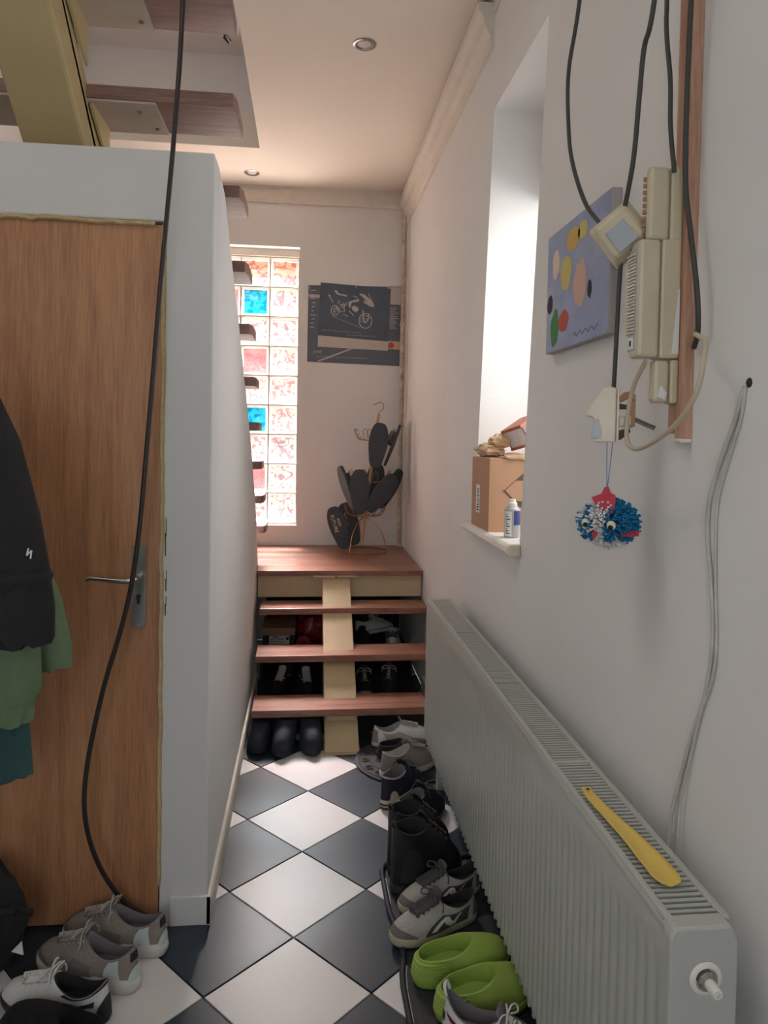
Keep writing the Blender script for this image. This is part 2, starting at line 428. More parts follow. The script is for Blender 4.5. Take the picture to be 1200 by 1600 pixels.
# back wall with glass-block opening
bx0, bx1, bz0, bz1 = -0.672, -0.064, 0.795, 2.71
w = MB().box(XL - 0.2, bx0, YB, YB + 0.2, 0, ZC).box(bx1, XW, YB, YB + 0.2, 0, ZC).box(bx0, bx1, YB, YB + 0.2, 0, bz0).box(bx0, bx1, YB, YB + 0.2, bz1, ZC)
struct(w, 'wall_back', 'wall')
# left wall, near wall (with entrance glazing) behind the viewer
struct(MB().box(XL - 0.2, XL, YN, YB, 0, 4.6), 'wall_left', 'wall')
struct(MB().box(XL, -0.9, YN - 0.15, YN, 0, ZC).box(0.3, XW, YN - 0.15, YN, 0, ZC).box(-0.9, 0.3, YN - 0.15, YN, 2.3, ZC).box(-0.9, 0.3, YN - 0.15, YN, 0, 0.6), 'wall_near', 'wall')
w3 = struct(MB().box(-0.9, -0.84, YN - 0.1, YN - 0.04, 0.6, 2.3).box(0.24, 0.3, YN - 0.1, YN - 0.04, 0.6, 2.3).box(-0.33, -0.27, YN - 0.1, YN - 0.04, 0.66, 2.24).box(-0.84, 0.24, YN - 0.1, YN - 0.04, 2.24, 2.3).box(-0.84, 0.24, YN - 0.1, YN - 0.04, 0.6, 0.66), 'window_3', 'trimw')
MB().box(-0.84, 0.24, YN - 0.075, YN - 0.07, 0.66, 2.24).build('pane', 'pane', w3)
# ceiling with the stairwell opening
ox, oy = -0.30, 4.38
w = MB().box(ox, XW, YN, YB, ZC, ZC + 0.2).box(XL, ox, oy, YB, ZC, ZC + 0.2).box(XL, ox, YN, 0.7, ZC, ZC + 0.2)
struct(w, 'ceiling', 'ceil')
struct(MB().box(XL, ox, oy, oy + 0.1, ZC + 0.2, 3.64).box(ox, ox + 0.1, 0.7, oy + 0.1, ZC + 0.2, 4.6).box(XL, ox, 0.6, 0.7, ZC + 0.2, 4.6), 'wall_stairwell', 'wall')
struct(MB().box(XL, ox, 1.9, oy + 0.1, 3.64, 3.8), 'ceiling_stairwell', 'wall')
# partition under the stairs: front pier, over-door strip, sloping side wall
YD = 2.10
o = struct(MB().prism([(-0.268, 0), (-0.268, 2.21), (XL, 2.21), (XL, 0), (-1.215, 0), (-1.215, 2.012), (-0.405, 2.012), (-0.405, 0)], 'y', YD, YD + 0.12), 'wall_partition_front', 'wall2', bevel=0.006); fixnormals(o)
prof = [(YD + 0.12, 0), (4.17, 0), (4.25, 0.60), (4.19, 0.66), (4.074, 0.88), (3.889, 1.09), (3.68, 1.27), (3.45, 1.46), (3.147, 1.66), (2.893, 1.84), (2.52, 2.066), (2.36, 2.18), (YD + 0.12, 2.205)]
struct(MB().prism(prof, 'x', -0.37, -0.268), 'wall_partition_side', 'wall2', bevel=0.006)
# baseboards
struct(MB().prism([(-0.268, 0), (-0.256, 0), (-0.256, 0.072), (-0.260, 0.082), (-0.268, 0.082)], 'y', YD - 0.012, 4.1), 'baseboard_left', 'trimw')
struct(MB().box(-0.372, -0.256, YD - 0.012, YD, 0, 0.084), 'baseboard_pier', 'wall2', bevel=0.002)
struct(MB().box(0.662, XW, YN, 4.0, 0, 0.075), 'baseboard_right', 'trimw', bevel=0.002)
# cornices
struct(MB().prism([(YB, 3.0), (YB - 0.014, 3.0), (YB - 0.02, 3.02), (YB - 0.016, 3.09), (YB - 0.03, ZC), (YB, ZC)], 'x', XL, XW - 0.02), 'trim_1', 'trimw')
def cov(x0):  # stepped cornice section on the right wall (x, z)
    return [(XW, 2.885), (XW - 0.012, 2.885), (XW - 0.016, 2.93), (XW - 0.034, 2.96), (XW - 0.04, 2.995), (XW - 0.058, 3.02), (XW - 0.062, 3.05), (XW, 3.05)]
struct(MB().prism([(a[0], a[1]) for a in cov(0)], 'y', 2.70, YB - 0.02), 'trim_2', 'trimw')
struct(MB().prism([(XL, 2.95), (XL + 0.02, 2.95), (XL + 0.06, 3.0), (XL + 0.075, 3.05), (XL + 0.14, 3.08), (XL + 0.15, ZC), (XL, ZC)], 'y', 4.40, YB - 0.03), 'trim_3', 'trimw')
# flat batten between pipe and wall near the viewer (raw strip where the cornice has been left off)
struct(MB().box(XW - 0.006, XW, 0.2, 2.69, 3.0, ZC), 'trim_4', 'wall')

# glass block window: every block a piece of its own, recessed panel in a bright rim
win = struct(MB().box(bx0, bx1, YB + 0.185, YB + 0.195, bz0, bz0 + 0.02).box(bx0, bx1, YB + 0.07, YB + 0.19, bz0 - 0.0, bz0 + 0.016).box(bx0, bx1, YB + 0.07, YB + 0.19, 2.66, bz1), 'window_1', 'trimw')
zt = 2.655; hb = (zt - (bz0 + 0.016)) / 9; wb = (bx1 - bx0 - 0.008) / 3
def ring(mb, x0, x1, z0, z1, t, y0, y1):
    mb.box(x0, x0 + t, y0, y1, z0, z1).box(x1 - t, x1, y0, y1, z0, z1).box(x0 + t, x1 - t, y0, y1, z0, z0 + t).box(x0 + t, x1 - t, y0, y1, z1 - t, z1)
    return mb
mort = MB()
for c in range(4):
    x = bx0 + 0.004 + c * wb; mort.box(max(bx0, x - 0.004), min(bx1, x + 0.004), YB + 0.085, YB + 0.185, bz0 + 0.016, zt)
for r in range(10):
    z = zt - r * hb; mort.box(bx0, bx1, YB + 0.087, YB + 0.183, z - 0.004, z + 0.004)
mort.build('mortar_joints', 'calwh', win)
colr = {(1, 1): gblue, (5, 1): gblue, (3, 1): gred, (7, 1): gred, (1, 0): gred, (5, 0): gblue}
for r in range(9):
    for c in range(3):
        x0 = bx0 + 0.004 + c * wb + 0.005; x1 = x0 + wb - 0.010; z1 = zt - r * hb - 0.005; z0 = z1 - hb + 0.010
        blk = ring(MB(), x0, x1, z0, z1, 0.017, YB + 0.10, YB + 0.17).build('glass_block', gframe, win, bevel=0.004)
        mt = colr.get((r, c), clear if (r < 3 or r > 5) else clear2)
        N = 9
        def fn(i, j):
            u, v = i / (N - 1), j / (N - 1)
            return (x0 + 0.016 + (x1 - x0 - 0.032) * u, YB + 0.112 - 0.008 * math.sin(PI * u) * math.sin(PI * v), z0 + 0.016 + (z1 - z0 - 0.032) * v)
        MB().grid(fn, N, N).build('face_panel', mt, blk, smooth=True)

# what stands outside beyond the glass blocks: a salmon rendered house front
fc = tag(MB().box(-8, 7, 14.0, 14.3, -1.0, 4.42).build('house_front', 'facade'), 'salmon rendered house front outside, glimpsed through the glass blocks', 'building')
MB().box(-8, 7, 13.8, 14.4, 4.42, 4.66).build('eaves_board', 'eaves', fc)

# heating pipe run in the corner and along the ceiling edge
pr = empty('heating_pipe', (0.648, 5.0, 0.66), 'peeling cream painted pipe climbing the far corner and running along the ceiling', 'pipe')
random.seed(3)
pts = [(0.648, 4.985, z) for z in [0.662 + 0.12 * k for k in range(20)]] + [(0.648, 4.98, 3.04), (0.64, 4.96, 3.075)]
MB().tube(pts, 0.013, 10).build('vertical_pipe', 'pipe', pr, smooth=True)
pts = [(0.64, 4.96 - 0.13 * k, 3.078 + random.uniform(-.003, .003)) for k in range(38)]
MB().tube(pts, lambda t: 0.016 + 0.003 * math.sin(t * 60), 10).build('ceiling_pipe', 'pipe', pr, smooth=True)
MB().lathe([(0.0, 0), (0.026, 0.0), (0.026, 0.012), (0.014, 0.02)], (0.648, 4.985, 0.661), 14).build('floor_collar', 'pipe', pr)
for z in (1.5, 2.2): MB().box(0.63, 0.676, 4.972, 4.998, z - 0.008, z + 0.008).build('pipe_clip', 'pipe', pr, bevel=0.002)
tr = tag(MB().box(0.664, 0.676, 4.90, 4.945, 0.67, 1.52).build('cable_trunking', 'trimw', bevel=0.002), 'narrow white cable cover in the far corner beneath its joint', 'cable cover')
tr2 = tag(MB().box(0.664, 0.676, 4.90, 4.945, 1.54, 2.89).build('cable_trunking', 'trimw', bevel=0.002), 'long white cable cover in the far corner beside the calendars', 'cable cover')

# ceiling spotlights
def spot(x, y, label):
    t = empty('ceiling_spotlight', (x, y, ZC), label, 'spotlight', 'recessed ceiling spotlights')
    MB().lathe([(0.050, 0.0), (0.050, -0.003), (0.044, -0.006), (0.036, -0.005), (0.033, 0.002), (0.031, 0.0022), (0.031, -0.0005), (0.05, 0.0)], (x, y, ZC - 0.001), 28).build('bezel_ring', 'chrome', t, smooth=True)
    MB().lathe([(0.0, -0.0015), (0.025, -0.0015), (0.029, -0.001), (0.029, 0)], (x, y, ZC - 0.001), 24).build('lamp_face', 'plug', t, smooth=True)
spot(0.223, 3.165, 'nearer round metal spotlight in the ceiling above the corridor')
spot(-0.376, 4.79, 'farther round metal spotlight in the ceiling before the glass blocks')

# ------------------------------------------------------------------ door
dr = struct(MB().box(-1.21, -0.408, YD + 0.004, YD + 0.044, 0.012, 2.002), 'door_1', 'door', bevel=0.002)
hp = MB().prism([(-0.487, 0.872), (-0.481, 0.864), (-0.453, 0.864), (-0.447, 0.872), (-0.447, 1.092), (-0.453, 1.10), (-0.481, 1.10), (-0.487, 1.092)], 'y', YD - 0.004, YD + 0.004).build('handle_plate', 'chrome', dr, bevel=0.0015)
hl = spline([(-0.467, YD - 0.004, 1.014), (-0.467, YD - 0.03, 1.014), (-0.472, YD - 0.048, 1.011), (-0.50, YD - 0.052, 1.009), (-0.54, YD - 0.05, 1.012), (-0.585, YD - 0.047, 1.016), (-0.598, YD - 0.046, 1.012)], 5)
MB().tube(hl, lambda t: 0.0085 - 0.003 * t, 10).build('lever', 'chrome', hp, smooth=True)
MB().prism([(-0.471, 0.935), (-0.463, 0.935), (-0.463, 0.952), (-0.460, 0.957), (-0.467, 0.963), (-0.474, 0.957), (-0.471, 0.952)], 'y', YD - 0.0055, YD - 0.003).build('keyhole', 'ink', hp)
for z in (0.874, 1.09): MB().lathe([(0.0, 0.0), (0.003, 0.0), (0.0025, 0.0015), (0, 0.002)], (-0.467, YD - 0.004, z), 8, Matrix.Rotation(PI / 2, 3, 'X')).build('screw', 'chrome', hp)
# dried foam bead around the door
random.seed(11)
fm = MB(); pts = [(-1.21 + 0.03 * k, YD - 0.001, 2.006 + random.uniform(-.003, .003)) for k in range(27)]; fm.tube(pts, 0.007, 6)
pts = [(-0.405 + random.uniform(-.002, .002), YD - 0.001, 2.0 - 0.04 * k) for k in range(48)]; fm.tube(pts, 0.0065, 6)
struct(fm, 'trim_5', 'foam', smooth=True)
# scuffs chipped out of the pier's edge
sc = MB()
for z0, z1, x in ((1.18, 1.07, -0.396), (1.03, 0.97, -0.394), (0.955, 0.90, -0.395)):
    sc.box(x, x + 0.003, YD - 0.0006, YD, z1, z1 + (z0 - z1) * 0.6); sc.box(x + 0.002, x + 0.004, YD - 0.0006, YD, z1 + (z0 - z1) * 0.5, z0)
struct(sc, 'trim_6', 'ink')

# ------------------------------------------------------------------ lower flight, landing
RISE = 0.165
st = empty('staircase', (0.175, 3.2, 0), 'short flight of three brown wooden treads on a cream central beam', 'staircase')
for k, (y0, y1, z, x0, x1) in enumerate(((3.29, 3.49, RISE, -0.232, 0.585), (3.572, 3.765, 2 * RISE, -0.236, 0.635), (3.866, 4.06, 3 * RISE, -0.236, 0.668))):
    MB().box(x0, x1, y0, y1, z - 0.034, z).build('tread', 'tread', st, bevel=0.003)
bm = MB().prism([(3.19, 0.0), (3.46, 0.0), (4.098, 0.41), (4.098, 0.628)], 'x', 0.100, 0.256)
bo = bm.build('central_beam', 'beam', st, bevel=0.004); fixnormals(bo)
for k in range(3):
    y = 3.30 + 0.29 * k; z = RISE * (k + 1) - 0.036
    b_ = MB().prism([(y + 0.03, z), (y + 0.17, z), (y + 0.17, z - 0.06), (y + 0.03, z - 0.10)], 'x', 0.108, 0.248).build('tread_bracket', 'beam', st); fixnormals(b_)
MB().box(0.096, 0.260, 3.178, 3.30, 0.0, 0.006).build('foot_plate', 'beam', st, bevel=0.001)
ld = empty('stair_landing', (0.0, 4.5, 0.0), 'wooden landing platform under the glass block window', 'landing')
for k in range(5):
    y0 = 4.072 + k * 0.193
    MB().box(-0.266 if k == 0 else XL + 0.004, XW - 0.004, y0, y0 + 0.1925, 0.63, 0.66).build('floorboard', 'tread', ld, bevel=0.0008)
MB().box(-0.262, XW - 0.006, 4.10, 4.15, 0.505, 0.629).build('front_joist', 'beam', ld, bevel=0.003)
MB().box(-0.262, XW - 0.006, 4.95, 5.03, 0.48, 0.629).build('rear_joist', 'beam', ld, bevel=0.003)
MB().box(-1.3, -1.24, 4.12, 5.0, 0.0, 0.629).build('side_support', 'beam', ld, bevel=0.003)
for x0, x1 in ((0.048, 0.172), (0.184, 0.30)):
    MB().box(x0, x1, 4.064, 4.10, 0.622, 0.632).build('weld_plate', 'beam', ld, bevel=0.002)
for x0 in (0.112, 0.190):
    MB().box(x0, x0 + 0.055, 4.088, 4.10, 0.596, 0.625).build('weld_tab', 'beam', ld, bevel=0.002)

# ------------------------------------------------------------------ upper flight over the partition
us = empty('staircase', (-0.75, 4.2, 0.66), 'steep upper flight of brown treads rising over the white partition', 'staircase')
for k in range(13):
    y0 = 4.165 - 0.24 * k; z = 0.90 + 0.193 * k + (0.012 if k >= 9 else 0)
    xl, xr = -1.33, (-0.225 if k < 10 else -0.42)
    poly = [(xl, y0), (xr - 0.010, y0), (xr, y0 + 0.05), (xr, y0 + 0.23), (xl, y0 + 0.23)]
    MB().prism(poly, 'z', z - 0.04, z).build('tread', 'tread_dk', us, bevel=0.002)
    if k >= 6:
        pl = MB().box(-1.04, -0.463, y0 + 0.004, y0 + 0.226, z - 0.047, z - 0.0405).build('support_plate', 'plate', us)
        for bx, by in ((-0.52, 0.06), (-0.49, 0.18), (-0.98, 0.18), (-1.0, 0.06)):
            MB().lathe([(0.0, 0), (0.007, 0.0), (0.007, -0.006), (0.0, -0.007)], (bx, y0 + by, z - 0.047), 8).build('bolt', 'chrome', pl)
        for xx in (-0.655, -0.852):
            g_ = MB().prism([(y0 + 0.02, z - 0.047), (y0 + 0.21, z - 0.047), (y0 + 0.21, z - 0.17), (y0 + 0.02, z - 0.06)], 'x', xx, xx + 0.008).build('gusset_plate', 'beam_up', us); fixnormals(g_)
zb = lambda y: 2.30 - 0.805 * (y - 2.2)
b2 = MB().prism([(1.25, zb(1.25)), (1.25, zb(1.25) + 0.2), (4.18, zb(4.18) + 0.2), (4.18, 0.662), (4.22, 0.662)], 'x', -0.84, -0.66).build('central_beam', 'beam_up', us, bevel=0.012); fixnormals(b2)

# ------------------------------------------------------------------ radiator
RX0, RX1, RY0, RY1, RZ0, RZ1 = 0.52, 0.62, 0.945, 3.03, 0.135, 0.735
ra = empty('panel_radiator', (0.57, 2.0, 0.0), 'long white ribbed panel radiator along the right wall', 'radiator')
nf = 62; per = 8; ny = nf * per + 1
zs = [RZ0, RZ0 + 0.004, RZ0 + 0.02, RZ0 + 0.035, 0.30, 0.45, 0.60, RZ1 - 0.095, RZ1 - 0.08, RZ1 - 0.06, RZ1 - 0.012, RZ1 - 0.004]
amp = [0.2, 0.6, 1, 1, 1, 1, 1, 1, 0.5, 0, 0, 0]
def pf(i, j):
    y = RY0 + 0.03 + (RY1 - RY0 - 0.06) * i / (ny - 1)
    ph = (i % per) / per
    d = 0.0036 * (0.5 - 0.5 * math.cos(2 * PI * ph)) ** 1.6 * amp[j]
    x = RX0 + d + (0.004 if j in (0, 11) else 0)
    return (x, y, zs[j])
MB().grid(pf, ny, len(zs)).build('front_panel', 'rad', ra, smooth=60)
MB().grid(lambda i, j: (1.14 - pf(i, j)[0], pf(i, j)[1], pf(i, j)[2]), ny, len(zs)).build('rear_panel', 'rad', ra, smooth=60)
MB().box(0.535, 0.605, RY0 + 0.05, RY1 - 0.05, RZ0 + 0.03, RZ1 - 0.045).build('convector_core', 'raddk', ra)
ends = MB().prism([(RX0 - 0.001, RZ0), (RX1, RZ0), (RX1 + 0.002, RZ1 - 0.02), (RX1 - 0.01, RZ1), (RX0 + 0.006, RZ1), (RX0 - 0.001, RZ1 - 0.012)], 'y', RY0, RY0 + 0.032)
ne = ends.build('end_panel', 'rad', ra, bevel=0.004)
fe = MB().prism([(RX0 - 0.001, RZ0), (RX1, RZ0), (RX1 + 0.002, RZ1 - 0.02), (RX1 - 0.01, RZ1), (RX0 + 0.006, RZ1), (RX0 - 0.001, RZ1 - 0.012)], 'y', RY1 - 0.032, RY1).build('end_panel', 'rad', ra, bevel=0.004)
Ry = Matrix.Rotation(PI / 2, 3, 'X')
MB().lathe([(0.024, 0), (0.0245, 0.002), (0.023, 0.004), (0.017, 0.005), (0.015, 0.001)], (0.572, RY0, 0.662), 24, Ry).build('valve_rosette', 'plug', ne, smooth=True)
MB().lathe([(0.0, 0.001), (0.0145, 0.001), (0.0145, 0.008), (0.011, 0.012), (0.0, 0.012)], (0.572, RY0, 0.662), 10, Ry).build('valve_nut', 'chrome', ne)
MB().lathe([(0.0, 0.012), (0.008, 0.012), (0.008, 0.03), (0.0065, 0.033), (0.004, 0.033), (0.004, 0.030), (0.0, 0.030)], (0.572, RY0, 0.662), 14, Ry).build('valve_cap', 'plug', ne, smooth=True)
# top grille rails, cross bars and slats
MB().box(RX0 + 0.004, RX0 + 0.016, RY0 + 0.02, RY1 - 0.01, RZ1 - 0.008, RZ1 + 0.001).build('grille_rail', 'rad', ra, bevel=0.003)
MB().box(RX0 - 0.001, RX0 + 0.0025, RY0 + 0.02, RY1 - 0.01, RZ1 - 0.016, RZ1 - 0.006).build('grille_lip', 'rad', ra, bevel=0.0012)
MB().box(RX1 - 0.012, RX1, RY0 + 0.02, RY1 - 0.01, RZ1 - 0.008, RZ1 + 0.001).build('grille_rail', 'rad', ra, bevel=0.003)
bars = [1.47, 1.98, 2.50]
for y in bars: MB().box(RX0 + 0.014, RX1 - 0.010, y - 0.006, y + 0.006, RZ1 - 0.008, RZ1).build('cross_bar', 'rad', ra, bevel=0.001)
sl0 = None; y = RY0 + 0.040
while y < RY1 - 0.04:
    if all(abs(y - b_) > 0.010 for b_ in bars):
        if sl0 is None:
            sl0 = MB().box(-0.042, 0.044, -0.0032, 0.0032, -0.012, 0.0).build('grille_slat', 'rad', ra, world=False)
            s_ = sl0
        else:
            s_ = sl0.copy(); COL.objects.link(s_)
        s_.location = (0.0, y - 2.0, RZ1 - 0.002)
    y += 0.0125
for y in (RY0 + 0.15, RY1 - 0.2): MB().box(0.545, 0.60, y, y + 0.04, 0.0, RZ0 + 0.02).build('floor_bracket', 'rad', ra)
MB().tube([(0.56, RY1 + 0.02, 0.0), (0.56, RY1 + 0.02, 0.17), (0.56, RY1 - 0.01, 0.18)], 0.009, 8).build('supply_pipe', 'rad', ra, smooth=True)
# bottom edge tabs
tb = None; y = RY0 + 0.05
while y < RY1 - 0.04:
    if tb is None:
        tb = MB().box(-0.003, 0.003, -0.005, 0.005, -0.004, 0.004).build('bottom_tab', 'rad', ra, world=False); s_ = tb
    else:
        s_ = tb.copy(); COL.objects.link(s_)
    s_.location = (RX0 - 0.57 + 0.003, y - 2.0, RZ0)
    y += 0.0333

# shoe horn on the radiator
def horn():
    cl = [(0.548, 1.335), (0.549, 1.30), (0.556, 1.23), (0.562, 1.16), (0.566, 1.10), (0.567, 1.055), (0.566, 1.035)]
    hw = [0.008, 0.011, 0.013, 0.017, 0.021, 0.022, 0.014]
    up = [0.010, 0.006, 0.004, 0.004, 0.002, 0.002, 0.002]
    C = spline([(a[0], a[1], RZ1 + 0.002 + z) for a, z in zip(cl, up)], 5); n = len(C); mb = MB(); K = 7
    def fn(i, j):
        t = j / (n - 1) * (len(hw) - 1); k = min(int(t), len(hw) - 2); h = hw[k] + (hw[k + 1] - hw[k]) * (t - k)
        if j == n - 1: h *= 0.55
        s = -1 + 2 * i / (K - 1)
        a = C[max(0, j - 1)]; b = C[min(n - 1, j + 1)]; d = (b - a); pr_ = Vector((d.y, -d.x, 0)).normalized()
        return C[j] + pr_ * (h * s) + Vector((0, 0, 0.006 * s * s * min(1, j / n * 1.5)))
    o = mb.grid(fn, K, n).build('shoe_horn', 'yellow', smooth=True, solid=0.0025)
    MB().lathe([(0.0, 0), (0.0035, 0), (0.0035, 0.0006), (0, 0.0006)], (0.5485, 1.322, RZ1 + 0.0132), 10).build('hanging_hole', 'ink', o)
    return tag(o, 'yellow plastic shoe horn lying on top of the radiator', 'shoe horn')
horn()

# ------------------------------------------------------------------ things on the right wall
# window sill
sill = empty('window_sill', (0.78, 2.55, 1.05), 'white moulded sill board of the niche window', 'window sill')
MB().prism([(0.632, 1.060), (0.637, 1.054), (0.95, 1.054), (0.95, 1.086), (0.645, 1.086), (0.634, 1.080)], 'y', 2.228, 2.85).build('board', 'plug', sill, bevel=0.004)
MB().prism([(0.632, 1.060), (0.637, 1.054), (0.675, 1.054), (0.675, 1.086), (0.645, 1.086), (0.634, 1.080)], 'y', 2.85, 2.895).build('end_return', 'plug', sill, bevel=0.003)
MB().prism([(0.630, 1.056), (0.636, 1.050), (0.675, 1.050), (0.675, 1.088), (0.645, 1.088), (0.632, 1.082)], 'y', 2.206, 2.228).build('end_cap', 'beige_lt', sill, bevel=0.004)
# cardboard box on the sill
SZ = 1.0862
cb = empty('cardboard_box', (0.79, 2.66, SZ), 'tall kraft cardboard box with a printed dark diamond on the sill', 'box')
MB().box(0.650, 0.925, 2.525, 2.79, SZ, SZ + 0.265).build('carton', 'kraft', cb, bevel=0.002)
MB().prism([(0.706, SZ + 0.150), (0.80, SZ + 0.235), (0.90, SZ + 0.150), (0.80, SZ + 0.065)], 'y', 2.5242, 2.525).build('printed_diamond', 'kraft_pr', cb)
MB().prism([(0.710, SZ + 0.150), (0.748, SZ + 0.186), (0.905, SZ + 0.186), (0.905, SZ + 0.112), (0.748, SZ + 0.112)], 'y', 2.5234, 2.5242).build('printed_band', 'kraft', cb)
MB().prism([(0.700, SZ + 0.150), (0.706, SZ + 0.150), (0.770, SZ + 0.095), (0.766, SZ + 0.090)], 'y', 2.5236, 2.525).build('printed_line', 'kraft_pr', cb)
lb = MB().prism([(2.66, SZ + 0.055), (2.715, SZ + 0.055), (2.715, SZ + 0.16), (2.66, SZ + 0.16)], 'x', 0.6494, 0.650).build('address_label', 'label', cb)
bars_ = MB(); random.seed(5)
z = SZ + 0.062
while z < SZ + 0.15:
    h = random.choice((0.002, 0.004, 0.006)); bars_.box(0.649, 0.6494, 2.672, 2.672 + random.choice((0.02, 0.03)), z, z + h); z += h + 0.004
bars_.build('label_print', 'ink', lb)
# crumpled packing paper on the box
def crumple(name, c, r, m, seed, sq=(1, 1, 1), amp=0.35, nu=28, nv=16):
    random.seed(seed); off = Vector((seed * 3.1, seed * 1.7, 0)); mb = MB()
    def fn(i, j):
        a = 2 * PI * i / nu; b = -PI / 2 + PI * j / (nv - 1)
        d = Vector((math.cos(a) * math.cos(b), math.sin(a) * math.cos(b), math.sin(b)))
        k = 1 + amp * (mnoise.noise(d * 2.3 + off) + 0.6 * abs(mnoise.noise(d * 5 + off)))
        return Vector(c) + Vector((d.x * sq[0], d.y * sq[1], d.z * sq[2])) * (r * k)
    return mb.grid(fn, nu, nv, cu=True)
pp = empty('packing_paper', (0.74, 2.63, SZ + 0.266), 'crumpled kraft packing paper heaped on the cardboard box', 'paper')
crumple('a', (0.692, 2.68, SZ + 0.290), 0.044, 'paper', 3, (1.2, 1.3, 0.6)).build('crumpled_wad', 'paper', pp, smooth=28)
crumple('b', (0.722, 2.655, SZ + 0.325), 0.034, 'paper', 5, (1.2, 1.0, 0.8)).build('crumpled_wad', 'paper', pp, smooth=28)
def drape(i, j):
    u, v = i / 13, j / 11
    x = 0.705 + 0.20 * u; y = 2.64 - 0.13 * min(v, 0.85)
    z = SZ + 0.275 + 0.016 * mnoise.noise(Vector((u * 5, v * 5, 2))) - max(0, v - 0.75) * (0.12 * u + 0.03)
    if v > 0.75: y = 2.521 - 0.006 * abs(mnoise.noise(Vector((u * 9, v * 9, 4))))
    return (x, y, z)
MB().grid(drape, 14, 12).build('draped_sheet', 'paper', pp, smooth=25, solid=0.0012)
# small wooden box with a white lining, tilted on the paper
wbx = empty('wooden_box', (0.775, 2.60, SZ + 0.30), 'tilted reddish wooden box with a bright white lining on the packing paper', 'box')
Rw = (Matrix.Rotation(math.radians(-32), 3, 'Y') @ Matrix.Rotation(math.radians(20), 3, 'Z'))
c0 = Vector((0.775, 2.60, SZ + 0.352))
MB().obox(c0 + Rw @ Vector((0.035, 0, 0.03)), (0.11, 0.13, 0.012), Rw).build('lid', 'redwood', wbx, bevel=0.002)
MB().obox(c0 + Rw @ Vector((0.035, 0, -0.045)), (0.11, 0.13, 0.010), Rw).build('base', 'redwood', wbx, bevel=0.002)
MB().obox(c0 + Rw @ Vector((-0.012, 0, -0.008)), (0.006, 0.118, 0.064), Rw).build('lining', 'mirror', wbx)
for s_ in (-1, 1): MB().obox(c0 + Rw @ Vector((0.035, s_ * 0.061, -0.008)), (0.10, 0.008, 0.066), Rw).build('side_wall', 'tread_dk', wbx)
# aerosol can
cn = empty('spray_can', (0.70, 2.395, SZ), 'small spray can with blue label standing on the sill', 'can')
MB().lathe([(0.0, 0), (0.0255, 0), (0.027, 0.003), (0.027, 0.092), (0.0265, 0.096), (0.024, 0.098), (0.017, 0.106), (0.014, 0.107)], (0.70, 2.395, SZ), 24).build('can_body', 'greylab', cn, smooth=True)
MB().lathe([(0.0, 0.107), (0.0155, 0.107), (0.0155, 0.118), (0.011, 0.121), (0.0105, 0.130), (0.0, 0.131)], (0.70, 2.395, SZ), 18).build('nozzle_cap', 'label', cn, smooth=True)
def lab(a0, a1, z0, z1, r=0.0273):
    n = 8
    return MB().grid(lambda i, j: (0.70 + r * math.cos(a0 + (a1 - a0) * i / (n - 1)), 2.395 + r * math.sin(a0 + (a1 - a0) * i / (n - 1)), SZ + (z0, z1)[j]), n, 2)
lab(-1.65, -0.1, 0.044, 0.092).build('blue_label', 'navyink', cn, smooth=True)
l2 = lab(-2.9, -1.9, 0.006, 0.090).build('white_label', 'label', cn, smooth=True)
li = MB()
for k in range(9):
    q = lab(-2.75, -2.1 - 0.2 * (k % 3), 0.014 + k * 0.008, 0.017 + k * 0.008, 0.0276); li.add(q.v, q.f)
li.build('label_print', 'ink', l2)
tag(MB().tube(spline([(0.70, 2.30, SZ + .004), (0.72, 2.31, SZ + .010), (0.74, 2.295, SZ + .004), (0.72, 2.285, SZ + .006), (0.705, 2.31, SZ + .012), (0.73, 2.29, SZ + .010), (0.75, 2.27, SZ + .004)], 5), 0.003, 6).build('string_scrap', 'teal', smooth=True), 'small teal knotted string scrap on the sill beside the can', 'string')

# painted canvas (plain abstract stand-in, blue ground with loose colour patches)
cv = empty('painted_canvas', (0.665, 1.74, 1.655), 'small unframed painted canvas with blue ground and colour patches', 'painting')
MB().box(0.652, 0.6755, 1.527, 1.945, 1.655, 1.972).build('stretched_canvas', 'canvas_edge', cv, bevel=0.002)
MB().box(0.6514, 0.652, 1.530, 1.942, 1.658, 1.969).build('painted_ground', 'bluebg', cv)
def blob(cy, cz, ry, rz, m, seed, lobes=0.25):
    pl = []
    for k in range(22):
        a = 2 * PI * k / 22; q = 1 + lobes * mnoise.noise(Vector((math.cos(a) * 1.5 + seed, math.sin(a) * 1.5, seed * 2.0)))
        pl.append((cy + ry * q * math.cos(a), cz + rz * q * math.sin(a)))
    o = MB().prism(pl, 'x', 0.6508, 0.6514).build('paint_patch', m, cv); fixnormals(o)
for b_ in ((1.875, 1.885, 0.026, 0.040, 'p_cream', 1), (1.80, 1.845, 0.040, 0.045, 'p_yel', 2), (1.70, 1.80, 0.042, 0.056, 'p_pink', 3), (1.755, 1.92, 0.045, 0.028, 'p_ochre', 4), (1.875, 1.715, 0.032, 0.046, 'p_green', 5), (1.81, 1.725, 0.036, 0.026, 'p_red', 6), (1.915, 1.785, 0.020, 0.026, 'p_blk', 7), (1.64, 1.775, 0.013, 0.022, 'p_blk', 8), (1.69, 1.925, 0.030, 0.022, 'p_yel', 9)):
    blob(*b_)
MB().tube(spline([(0.6512, 1.74 - 0.012 * k, 1.680 + 0.006 * math.sin(k * 2.1)) for k in range(14)], 4), 0.0007, 4).build('signature_scribble', 'ink', cv)

